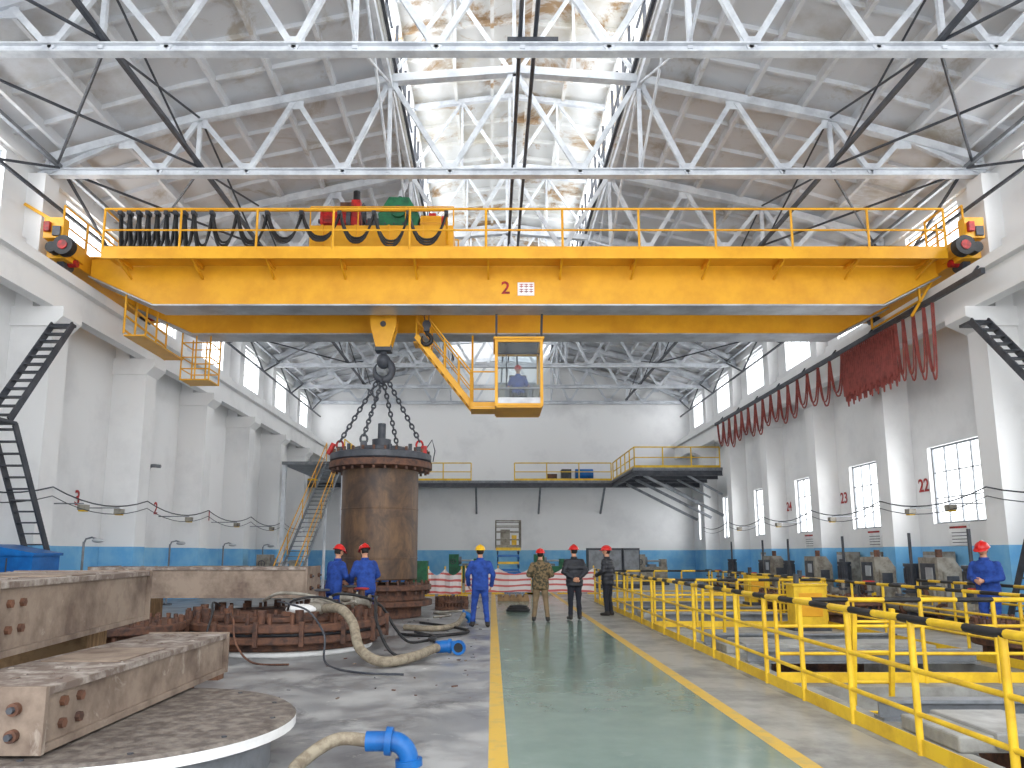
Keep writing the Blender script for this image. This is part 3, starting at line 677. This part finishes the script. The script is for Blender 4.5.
for y in (16.9,20.4,24.3,28.8,31.5,35.6):
    B=MB('vertical_pump_motor'); x=11.4 if y>17 else 10.8
    B.box(x-.35,x+.35,y-.35,y+.35,0,.3,'dark'); B.cyl((x,y,.3),(x,y,.6),.2,'mach',n=20);B.cyl((x,y,.6),(x,y,.66),.28,'dark',n=20); B.cyl((x,y,.66),(x,y,1.3),.18,'dark',n=24)
    for i in range(16):
        a=i*math.pi/8; B.beam((x+.19*math.cos(a),y+.19*math.sin(a),.7),(x+.19*math.cos(a),y+.19*math.sin(a),1.25),.02,.03,'dark')
    B.cyl((x,y,1.3),(x,y,1.38),.21,'dark',n=24);B.cyl((x,y,1.38),(x,y,2.2),.04,'dark',n=12); B.cyl((x-.5,y,.45),(x-.15,y,.45),.12,'mach'); B.cyl((x-.52,y,.45),(x-.46,y,.45),.18,'mach',n=20)
    B.done()
for y in (18.95,22.0,26,30):
    B=MB('gearbox_unit'); x=11.3
    B.box(x-.35,x+.35,y-.5,y+.5,0,.25,'dark')
    B.poly([(x-.3,y-.42,.25),(x+.3,y-.42,.25),(x+.3,y-.42,1.25),(x+.1,y-.42,1.55),(x-.3,y-.42,1.55)],'mach',(0,.84,0))
    B.box(x-.33,x-.3,y-.3,y+.3,.85,1.4,'dark'); B.box(x-.35,x-.33,y-.25,y+.05,1.0,1.3,'flange')
    B.cyl((x-.4,y+.2,.6),(x-.3,y+.2,.6),.16,'rust2',n=20); B.wheel((x-.45,y+.2,.6),(1,0,0),.15,'dark')
    B.box(x-.2,x+.2,y-.5,y-.42,.4,1.2,'mach');B.box(x-.15,x+.15,y-.52,y-.5,.8,1.1,'dark')
    B.box(x-.38,x-.3,y-.4,y-.15,.3,.55,'yl'); B.cyl((x,y,1.55),(x,y,1.75),.08,'rust2'); B.done(bevel=.01)
B=MB('pipe_manifold'); x=10.2
B.cyl((x,15,.35),(x,36,.35),.11,'mach',n=16);B.cyl((x+.25,15,.2),(x+.25,36,.2),.07,'rust2',n=12)
for i in range(14):
    y=15.4+1.5*i; B.box(x-.1,x+.3,y-.05,y+.05,0,.24,'dark'); B.cyl((x,y+.5,.35),(x,y+.5,.85),.05,'mach',n=10);B.cyl((x,y+.5,.6),(x,y+.5,.66),.11,'dark',n=14); B.wheel((x,y+.5,.9),(0,0,1),.14,'red' if i%3==0 else 'dark')
    B.cyl((x,y+.2,.35),(x,y+.25,.35),.18,'rust2',n=18)
B.done()
for y in (21.2,24.2,26.6,34.2):
    B=MB('control_cabinet'); x=12.6
    B.box(x-.2,x+.3,y-.35,y+.35,.1,1.7,'mach'); B.box(x-.22,x+.32,y-.37,y+.37,0,.1,'dark'); B.box(x-.22,x-.2,y-.3,y+.3,.2,1.6,'flange'); B.box(x-.24,x-.22,y-.2,y+.1,1.2,1.45,'dark'); B.cyl((x-.25,y+.2,1.3),(x-.22,y+.2,1.3),.04,'red'); B.done()
# ---------------------------------------------------------------- wall stairs (dark)
for x,dy,w in ((-10.78,0,.5),(11.55,-.75,.4)):
    B=MB('steel_stair')
    stairs(B,(x,18.3+dy*1.7,0),(x,15.7+dy,4.4),w,'dark','dark',n=18,rail=False)
    B.box(x-.05,x+w+.05,14.6+dy,15.7+dy,4.38,4.45,'dark')
    stairs(B,(x,15.5+dy,4.45),(x,17.5+dy*.4,7.2),w,'dark','dark',n=12,rail=False)
    B.box(x,x+w,17.5+dy*.4,17.64,7.15,7.22,'dark')
    for xx in (x,x+w): B.beam((xx,14.8+dy,0),(xx,14.8+dy,4.4),.08,.08,'dark')
    B.done()
# ---------------------------------------------------------------- back mezzanine
B=MB('mezzanine_walkway')
XW0,XW1=XL+.02,XR-.02; YB=Y1-.02
B.box(XW0,XW1,45.6,YB,5.95,6.1,'grey'); B.ibeam((XW0,45.7,5.85),(XW1,45.7,5.85),.2,.35,.04,'dark')
B.box(7.4,12.1,38.6,42.4,5.95,6.1,'grey');B.box(7.4,12.1,42.4,45.6,5.95,6.1,'grey'); B.ibeam((7.4,38.7,5.85),(12.1,38.7,5.85),.2,.35,.04,'dark');B.ibeam((7.5,38.7,5.85),(7.5,45.6,5.85),.2,.35,.04,'dark')
for y in (39.5,41.5,44): B.ibeam((7.5,y,5.7),(12.1,y,5.7),.15,.25,.03,'dark')
for y in (38.8,41,43.8): B.beam((8.0,y,5.7),(12.1,y,3.6),.12,.14,'grey'); B.beam((10.3,y,5.7),(12.1,y,4.7),.1,.1,'grey')
for x in (-9,-5,-1,3,7): B.beam((x,45.9,5.7),(x,YB,4.2),.12,.12,'grey')
railing(B,(XL+.2,45.7,6.1),(-1.3,45.7,6.1),1.1,1.8,'yl',r=.035,mids=(.5,)); railing(B,(1.4,45.7,6.1),(7.4,45.7,6.1),1.1,1.8,'yl',r=.035,mids=(.5,))
railing(B,(7.5,38.7,6.1),(7.5,45.6,6.1),1.1,1.5,'yl',r=.035,mids=(.5,)); railing(B,(7.5,38.7,6.1),(12.0,38.7,6.1),1.1,1.3,'yl',r=.035,mids=(.5,))
B.box(-10.3,-7.2,36,45.6,5.95,6.1,'grey'); B.ibeam((-7.25,36,5.9),(-7.25,45.6,5.9),.15,.3,.03,'dark')
railing(B,(-7.25,36,6.1),(-7.25,45.6,6.1),1.1,1.5,'yl',r=.035,mids=(.5,))
for x in (-10.2,-7.3): B.beam((x,36.2,0),(x,36.2,5.95),.18,.18,'steelw')
B.done()
B=MB('deck_equipment'); B.box(4.4,5.0,46.4,47.2,6.1,6.9,'dark');B.cyl((5.3,46.8,6.6),(6.4,46.8,6.6),.35,'bluep',n=20);B.box(5.3,6.4,46.5,47.1,6.1,6.25,'dark');B.box(3.5,4.1,46.4,47.1,6.1,6.6,'rust2');B.done()
B=MB('access_stair'); stairs(B,(-8.1,27.5,0),(-8.1,35.9,6.05),.8,'grey','cy',n=30)
for y in (29.5,32.5): 
    z=(y-27.5)/8.5*6.1
    for x in (-8.1,-7.3): B.beam((x,y,0),(x,y,z),.1,.1,'steelw')
B.done()
B=MB('scissor_lift'); x0,x1,y0=.2,1.5,39.0
B.box(x0,x1,y0,y0+2,.2,.7,'bluep')
for x in (x0+.2,x1-.2):
    for y in (y0+.3,y0+1.7): B.cyl((x-.12,y,.22),(x+.12,y,.22),.22,'black',n=18)
for i in range(3):
    z=.7+.36*i
    for x in (x0+.1,x1-.1): B.beam((x,y0+.1,z),(x,y0+1.9,z+.36),.06,.08,'bluep');B.beam((x,y0+1.9,z),(x,y0+.1,z+.36),.06,.08,'bluep')
    B.beam((x0+.1,y0+.05,z+.1),(x1-.1,y0+.05,z+.1),.06,.12,'yl' if i%2 else 'bluep')
B.box(x0,x1,y0,y0+2,1.8,1.95,'yl'); B.box(x0+.25,x0+.75,y0+.6,y0+1.2,1.95,2.9,'mach'); B.box(x0+.85,x1-.2,y0+.5,y0+1.1,1.95,2.6,'yl')
for a,b in (((x0,y0),(x1,y0)),((x0,y0+2),(x1,y0+2)),((x0,y0),(x0,y0+2)),((x1,y0),(x1,y0+2))): railing(B,(a[0],a[1],1.95),(b[0],b[1],1.95),1.4,1.0,'mach',r=.03,mids=(.3,.6,.8),toe=True)
B.done()
for xa,xb,y in ((-2.5,-1.2,29.5),(-1.1,1.6,31),(1.7,4.2,31)):
    B=MB('striped_barrier'); n=12
    for i in range(n):
        a=xa+(xb-xa)*i/n;b=xa+(xb-xa)*(i+1)/n; ya=y+.06*math.sin(i*1.3);yb=y+.06*math.sin((i+1)*1.3)
        sa=1.05-.25*math.sin(math.pi*((i/n*2)%1));sb=1.05-.25*math.sin(math.pi*(((i+1)/n*2)%1))
        B.poly([(a,ya,.08),(b,yb,.08),(b,yb,sb),(a,ya,sa)],'stripe',(0,.02,0))
    for x in (xa,(xa+xb)/2,xb): B.cyl((x,y+.1,0),(x,y+.1,1.15),.03,'yl');B.box(x-.25,x+.25,y-.1,y+.3,0,.05,'yl')
    B.done()
B=MB('green_tool_locker'); B.box(-3.3,-2.6,30,30.7,.1,1.35,'green');B.box(-3.27,-2.97,29.98,30,.15,1.3,'green');B.box(-2.93,-2.63,29.98,30,.15,1.3,'green');B.box(-3.3,-2.6,30,30.7,0,.1,'dark');B.done()
B=MB('electrical_cabinet')
for i in range(3): B.box(4.6+.85*i,5.4+.85*i,36,36.6,.1,1.9,'dark');B.box(4.65+.85*i,5.35+.85*i,35.97,36,.2,1.8,'grey')
B.box(4.6,7.1,36,36.6,0,.1,'dark'); B.done()
for x,y,k in ((3.2,42,'green'),(8.4,40,'mach'),(-1.6,43,'green'),(-9.4,33,'mach'),(-5.2,38,'bluep')):
    B=MB('machine_tool'); B.box(x-.9,x+.9,y-.5,y+.5,0,.25,'dark'); B.box(x-.85,x+.85,y-.4,y+.4,.25,.95,k); B.box(x-.85,x-.3,y-.4,y+.4,.95,1.6,k); B.box(x+.55,x+.85,y-.3,y+.3,.95,1.35,k)
    B.cyl((x-.3,y,1.25),(x-.15,y,1.25),.22,'grey',n=20); B.cyl((x-.15,y,1.25),(x+.55,y,1.25),.05,'flange',n=12); B.wheel((x-.6,y-.45,1.2),(0,1,0),.14,'dark'); B.box(x-.1,x+.3,y-.3,y+.3,.95,1.08,'grey'); B.done(bevel=.015)
B=MB('wooden_pallet'); B.box(.2,1.3,26.5,27.3,0,.12,'tim')
for i in range(5): B.box(.2+.23*i,.36+.23*i,26.5,27.3,.12,.2,'tim')
B.done()
# ---------------------------------------------------------------- signage, lamps, cables
for s,y in (('3',21.2),('2',26.2),('1',31.2)): text(s,(XL+.02,y,3.2),.6,(math.pi/2,0,math.pi/2),'red','painted_number')
for s,y in (('22',22.2),('23',27.3),('24',32.4)): text(s,(XR-.02,y,3.65),.55,(math.pi/2,0,-math.pi/2),'red','painted_number')
for side,XW,s in (('left',XL,1.0),('right',XR,-.8)):
    for y in (19.6,21.5,26.5,31.5,36.5):
        B=MB('flood_lamp'); x=XW+s*1.1; q=1 if s>0 else -1
        B.beam((XW+q*.01,y,2.95),(x,y,2.95),.03,.03,'grey'); B.box(x-.1,x+.1,y-.12,y+.12,2.78,2.92,'mach'); B.box(x-.08,x+.08,y-.1,y+.1,2.74,2.78,'yl')
        B.done()
    B=MB('power_cable'); pts=[]
    for a,b in zip(cols[:-1],cols[1:]):
        for i in range(8): t=i/8; pts.append((XW+s*1.2,a+(b-a)*t,3.25-.3*(1-(2*t-1)**2)))
    B.tube(pts,.018,'dark',n=6)
    B.tube([(p[0],p[1],p[2]-.22) for p in pts],.012,'dark',n=6); B.done()
for y in (19.4,24.6,29.5,34.6):
    B=MB('lamp_post'); x=-10.6
    B.cyl((x,y,0),(x,y,.04),.18,'dark',n=20); B.cyl((x,y,.04),(x,y,1.95),.03,'grey'); B.tube([(x,y,1.9),(x+.05,y,2.02),(x+.2,y,2.06),(x+.32,y,2.02)],.025,'grey'); B.ell((x+.36,y,1.98),.16,.1,.06,'flange'); B.box(x-.07,x+.07,y-.05,y+.05,.9,1.1,'mach'); B.done()
for y in (15.2,20.7,25.3,30.5):
    B=MB('notice_board'); xb=XR-.01; B.box(xb-.04,xb,y-.45,y+.45,1.88,2.46,'white')
    for i in range(4): B.box(xb-.046,xb-.04,y-.38,y+.3,1.94+.09*i,1.96+.09*i,'dark')
    B.box(xb-.046,xb-.04,y-.38,y+.38,2.34,2.4,'red'); B.done()
B=MB('downpipe'); 
B.cyl((XL+.5,24.4,0),(XL+.5,24.4,4.2),.06,'grey'); B.tube(spl([(XL+.5,24.4,4.2),(XL+.55,24.4,4.5),(XL+.9,24.4,4.5)]),.06,'grey'); B.done()
for y in (10.6,15.6,20.5,25.6,30.5,35.5,40.5):
    B=MB('radiator'); x=XL
    B.box(x+.05,x+.4,y-.5,y+.5,.1,1.0,'grey');
    for i in range(8): B.box(x+.4,x+.43,y-.45+.12*i,y-.38+.12*i,.15,.95,'steelw')
    B.box(x+.03,x+.45,y-.52,y+.52,0,.1,'dark'); B.done()
# ---------------------------------------------------------------- people
def solid_capsule(B,p,q,r0,r1,k):
    p=V(p);q=V(q); P=[];R=[];d=(q-p);L=d.length;d.normalize()
    for a in (85,60,30): P.append(p-d*r0*math.sin(math.radians(a)));R.append(r0*math.cos(math.radians(a)))
    for t in (0,.33,.66,1): P.append(p.lerp(q,t));R.append(r0+(r1-r0)*t)
    for a in (30,60,85): P.append(q+d*r1*math.sin(math.radians(a)));R.append(r1*math.cos(math.radians(a)))
    n=12;u=V((0,0,1)) if abs(d.z)<.9 else V((1,0,0));u=(u-d*u.dot(d)).normalized();w=d.cross(u)
    vs=[P[i]+(u*math.cos(2*math.pi*j/n)+w*math.sin(2*math.pi*j/n))*R[i] for i in range(len(P)) for j in range(n)]
    fs=[(i*n+j,i*n+(j+1)%n,(i+1)*n+(j+1)%n,(i+1)*n+j) for i in range(len(P)-1) for j in range(n)]
    fs+=[tuple(reversed(range(n))),tuple(range((len(P)-1)*n,len(P)*n))]
    B.add(vs,fs,k,True)
def remeshed(B,vox,smooth=4):
    ob=B.done(); m=ob.modifiers.new('r','REMESH'); m.mode='VOXEL'; m.voxel_size=vox
    if smooth: s=ob.modifiers.new('s','SMOOTH'); s.iterations=smooth; s.factor=.5
    dg=bpy.context.evaluated_depsgraph_get(); me=ob.evaluated_get(dg).to_mesh()
    vs=[v.co.copy() for v in me.vertices]; ns=[v.normal.copy() for v in me.vertices]; fs=[tuple(p.vertices) for p in me.polygons]
    ob.evaluated_get(dg).to_mesh_clear(); bpy.data.objects.remove(ob); return vs,ns,fs
def segd(p,a,b):
    a=V(a);b=V(b);t=max(0,min(1,(p-a).dot(b-a)/(b-a).length_squared)); return (p-a.lerp(b,t)).length
def hand(out,wr,d,palmn,curl):
    d=V(d).normalized(); n=V(palmn); n=(n-d*n.dot(d)).normalized(); s=d.cross(n)
    H=MB('h'); wr=V(wr)
    solid_capsule(H,wr-d*.03,wr+d*.02,.028,.028,'skin')
    for o in (-.025,-.008,.008,.025): solid_capsule(H,wr+d*.02+s*o*.7,wr+d*.085+s*o,.018,.014,'skin')
    for o,L in ((-.029,.062),(-.010,.075),(.010,.07),(.029,.052)):
        a=wr+d*.085+s*o; a1=a+(d*math.cos(curl)+n*math.sin(curl))*L*.55; a2=a1+(d*math.cos(curl*2.2)+n*math.sin(curl*2.2))*L*.5
        solid_capsule(H,a,a1,.0095,.0088,'skin'); solid_capsule(H,a1,a2,.0088,.0075,'skin')
    t0=wr+d*.03-s*.028; t1=t0+(d*.6-s*.7+n*.35).normalized()*.04; t2=t1+(d*.9-s*.15+n*.4).normalized()*.035
    solid_capsule(H,t0,t1,.014,.011,'skin');solid_capsule(H,t1,t2,.011,.009,'skin')
    vs,ns,fs=remeshed(H,.006,2); out.add(vs,fs,'skin',True)
def person(name,loc,yaw,h,top,bot,hel,arms=None,legs=None,hem=.9,lean=0,look=0,down=0,bulk=1.0,shoek='shoe',curl=.45):
    """figure; local +Y is the facing direction"""
    B=MB('body'); L=lambda z:V((0,lean*max(0,z-.9),0))
    rings=[(.80,.165,.125),(.88,.178,.128),(.97,.172,.12),(1.08,.163,.115),(1.2,.178,.122),(1.3,.19,.122),(1.38,.185,.11),(1.44,.14,.088),(1.48,.075,.068),(1.53,.056,.06),(1.6,.054,.058)]
    n=24;vs=[]
    for z,rx,ry in rings:
        f=bulk if z<1.45 else 1
        if z<hem: f*=.93
        for j in range(n):
            a=2*math.pi*j/n; vs.append(V((rx*f*math.cos(a),ry*f*math.sin(a)+(0.01 if z>1.45 else 0),z))+L(z))
    m=len(rings); fs=[(i*n+j,i*n+(j+1)%n,(i+1)*n+(j+1)%n,(i+1)*n+j) for i in range(m-1) for j in range(n)]+[tuple(reversed(range(n))),tuple(range((m-1)*n,m*n))]
    B.add(vs,fs,'skin')
    if arms is None: arms=[((-.26,-.02,1.14),(-.27,.06,.9)),((.26,-.02,1.14),(.27,.06,.9))]
    if legs is None: legs=[((-.1,.02,.48),(-.12,-.02,.09)),((.1,.02,.48),(.12,-.02,.09))]
    segs=[]
    for (e,w),sx in zip(arms,(-1,1)):
        sh=V((sx*.185,0,1.385))+L(1.385)
        solid_capsule(B,sh,e,.068*bulk,.055*bulk,'skin'); solid_capsule(B,e,w,.055*bulk,.042*bulk,'skin'); segs+=[(sh,e),(e,w)]
        solid_capsule(B,(sx*.08,0,1.40),sh,.06,.066,'skin')
    for (kn,an),sx in zip(legs,(-1,1)):
        hp=V((sx*.09,0,.86)); solid_capsule(B,hp,kn,.1,.07,'skin'); solid_capsule(B,kn,an,.068,.058,'skin')
        a=V(an); solid_capsule(B,(a.x,a.y-.04,.055+a.z-.09),(a.x+sx*.025,a.y+.15,.045+a.z-.09),.048,.042,'skin')
        solid_capsule(B,a,(a.x,a.y-.01,.06+a.z-.09),.05,.05,'skin')
    vs,ns,fs=remeshed(B,.017,3)
    O=MB(name); o=[]
    for v,nn in zip(vs,ns):
        q=v*9; a=.009 if .14<v.z<1.47 else 0
        if top=='blk' and v.z>hem: o.append(v+nn*(noise.noise(q)*.004+.006*math.sin(v.z*62))); continue
        o.append(v+nn*(noise.noise(V((q.x,q.y,q.z*1.6)))*a))
    zf=min(V(l[1]).z for l in legs)-.09
    byk={}
    for f in fs:
        c=sum((vs[i] for i in f),V())/len(f)
        da=min(segd(c,a,b) for a,b in segs)
        if c.z>1.475: k='skin' if c.z>1.5 else top
        elif da<.075*bulk: k=top
        elif c.z>hem: k=top
        elif c.z>.13+zf: k=bot
        else: k=shoek
        byk.setdefault(k,[]).append(f)
    off=len(O.v); O.v+=[tuple(v) for v in o]
    for k,ff in byk.items():
        i=O.mi(k)
        for f in ff: O.f.append(tuple(a+off for a in f)); O.m.append(i); O.sm.append(True)
    O.lathe(L(1.47)+V((0,.01,1.47)),[(.08,-.02),(.08,.035),(.068,.05)],top,20)
    for (e,w),sx in zip(arms,(-1,1)):
        e=V(e);w=V(w);d=(w-e).normalized(); O.cyl(w-d*.03,w+d*.045,.047*bulk,top,r1=.044*bulk,n=16)
        hand(O,w+d*.05,d,V((-sx*.9,.3,0)),curl)
    hc=L(1.6)+V((0,.02,1.655)); R=Matrix.Rotation(look,3,'Z')@Matrix.Rotation(-down,3,'X')
    def hf(p):
        q=V(p)
        if q.z<0: q.x*=1-.28*q.z*q.z; q.y*=1-.12*abs(q.z)
        if q.z<-.2 and q.y>0: q.y+= .06
        return q
    O.ell(hc,.076,.094,.118,'skin',24,R,hf)
    P=lambda x,y,z:hc+R@V((x,y,z))
    O.ell(P(0,.1,-.012),.012,.018,.026,'skin',10,R); O.ell(P(0,.108,-.028),.016,.012,.01,'skin',10,R)
    for sx in (-1,1):
        O.ell(P(sx*.03,.082,.012),.012,.008,.008,'white',10,R);O.ell(P(sx*.03,.09,.012),.006,.003,.006,'hair',8,R);O.ell(P(sx*.03,.088,.032),.017,.006,.004,'hair',8,R)
        O.ell(P(sx*.078,-.002,-.004),.01,.02,.03,'skin',10,R)
    O.ell(P(0,.09,-.056),.024,.008,.006,'redhose',10,R)
    O.ell(P(0,-.014,.012),.081,.094,.11,'hair',20,R,lambda p:V((p.x,p.y if p.y<.25 else .25,max(p.z,-.72))))
    prof=[(math.cos(t),math.sin(t)) for t in [math.pi/2*i/8 for i in range(9)]]; hv=[];nn=24
    for c,s in prof:
        for j in range(nn):
            a=2*math.pi*j/nn; hv.append(P(.112*c*math.cos(a),.135*c*math.sin(a),.045+.105*s))
    O.add(hv,[(i*nn+j,i*nn+(j+1)%nn,(i+1)*nn+(j+1)%nn,(i+1)*nn+j) for i in range(8) for j in range(nn)],hel,True)
    hv=[]
    for rr,zz in ((1,.05),(1.13,.035),(1.13,.03),(1,.04)):
        for j in range(nn):
            a=2*math.pi*j/nn; e=.035 if math.sin(a)>.4 and rr>1 else 0
            hv.append(P(.112*rr*math.cos(a),.135*rr*math.sin(a)+e,zz-e*.3))
    O.add(hv,[(i*nn+j,i*nn+(j+1)%nn,(i+1)*nn+(j+1)%nn,(i+1)*nn+j) for i in range(3) for j in range(nn)],hel,True)
    O.tube([P(0,.13*math.cos(t),.048+.108*math.sin(t)) for t in [math.pi*i/10 for i in range(11)]],.012,hel,8)
    ob=O.done(loc=loc,rz=yaw); s=h/1.81; ob.scale=(s,s,s); return ob
R=math.radians
person('worker_in_blue_coverall',(-.27,17.2,0),R(8),1.85,'cov','cov','hyel',
   arms=[((-.29,-.03,1.15),(-.25,.12,.95)),((.29,-.05,1.15),(.27,.1,.93))],legs=[((-.13,.05,.48),(-.17,.02,.09)),((.12,-.02,.48),(.15,-.12,.09))],hem=.84,bulk=1.12)
person('man_in_camouflage_jacket',(1.19,18.5,0),R(-5),1.78,'camo','khaki','hred',
   arms=[((-.29,-.04,1.15),(-.15,.17,1.1)),((.29,-.04,1.15),(.15,.17,1.1))],legs=[((-.13,.02,.48),(-.17,0,.09)),((.13,.02,.48),(.17,0,.09))],hem=.8,bulk=1.22)
person('man_in_black_jacket',(2.08,19.0,0),R(10),1.87,'blk','navy','hred',
   arms=[((-.28,-.05,1.15),(-.1,-.16,1.02)),((.28,-.05,1.15),(.08,-.17,1.02))],legs=[((-.1,.02,.48),(-.11,0,.09)),((.1,.02,.48),(.12,.02,.09))],hem=.78,bulk=1.22,look=R(15))
person('man_in_black_jacket',(3.12,20.3,0),R(55),1.86,'blk','navy','hred',
   arms=[((-.25,.0,1.14),(-.2,.2,1.05)),((.26,-.02,1.14),(.24,.12,.93))],hem=.8,bulk=1.18,look=R(20))
person('worker_in_blue_coverall',(-3.36,15.95,0),R(-40),1.84,'cov','cov','hred',
   arms=[((-.27,.1,1.16),(-.16,.3,1.05)),((.27,.1,1.16),(.16,.3,1.05))],hem=.84,lean=.15,bulk=1.2,down=.3)
person('worker_in_blue_coverall',(-2.66,15.95,0),R(35),1.86,'cov','cov','hred',
   arms=[((-.29,.08,1.16),(-.2,.3,1.0)),((.29,.08,1.16),(.2,.3,1.0))],hem=.84,lean=.15,bulk=1.2,down=.3)
person('worker_in_blue_coverall',(9.15,13.9,0.0),R(125),1.88,'cov','cov','hred',
   arms=[((-.25,.06,1.16),(-.08,.26,1.12)),((.25,.06,1.16),(.1,.26,1.12))],hem=.84,lean=.1,bulk=1.15,down=.35,curl=.8)
op=person('crane_operator',(.75,20.82,5.68),math.pi,1.72,'cov','navy','hred',
   arms=[((-.28,.08,1.14),(-.3,.32,1.06)),((.28,.08,1.14),(.3,.32,1.06))],legs=[((-.12,.42,.86),(-.12,.44,.45)),((.12,.42,.86),(.12,.44,.45))],hem=.84,bulk=1.1,down=.3)
op.location.z=5.66-.36*1.72/1.81
op.parent=crane; op.matrix_parent_inverse=inv
# ---------------------------------------------------------------- light + camera
def area(name,loc,rot,sx,sy,e,col=(1,1,1)):
    l=bpy.data.lights.new(name,'AREA'); l.shape='RECTANGLE'; l.size=sx; l.size_y=sy; l.energy=e; l.color=col
    o=bpy.data.objects.new(name,l); bpy.context.collection.objects.link(o); o.location=loc; o.rotation_euler=rot; return o
area('skylight_daylight_left',(-3.3,25,15.7),(0,R(-80),0),1.9,46,1500,(.96,.98,1))
area('skylight_daylight_right',(4.5,25,15.7),(0,R(80),0),1.9,46,1500,(.96,.98,1))
area('window_daylight_left',(-12.9,22,10.5),(0,R(-90),0),2.6,52,3600,(.96,.98,1))
area('window_daylight_right',(14.0,22,10.5),(0,R(90),0),2.6,52,3600,(.96,.98,1))
area('window_daylight_low',(14.2,22,3.6),(0,R(90),0),3.0,52,3000,(.96,.98,1))
sn=bpy.data.lights.new('soft_fill','SUN'); sn.energy=1.4; sn.angle=R(70); so=bpy.data.objects.new('soft_fill',sn); bpy.context.collection.objects.link(so); so.rotation_euler=(R(88),0,0)  # added fill from behind the camera, shining in through the missing end wall
w=bpy.data.worlds.new('sky'); bpy.context.scene.world=w; w.use_nodes=True
bg=w.node_tree.nodes['Background']; bg.inputs[0].default_value=(.95,.98,1,1); bg.inputs[1].default_value=2.6
cam=bpy.data.cameras.new('camera'); co=bpy.data.objects.new('camera',cam); bpy.context.collection.objects.link(co)
co.location=(0,0,1.65); co.rotation_euler=(R(99),0,0); cam.sensor_width=36; cam.lens=26.0; cam.shift_x=.0195; cam.shift_y=.051; cam.clip_end=300
sc=bpy.context.scene; sc.camera=co
sc.view_settings.view_transform='Standard'; sc.view_settings.exposure=.14
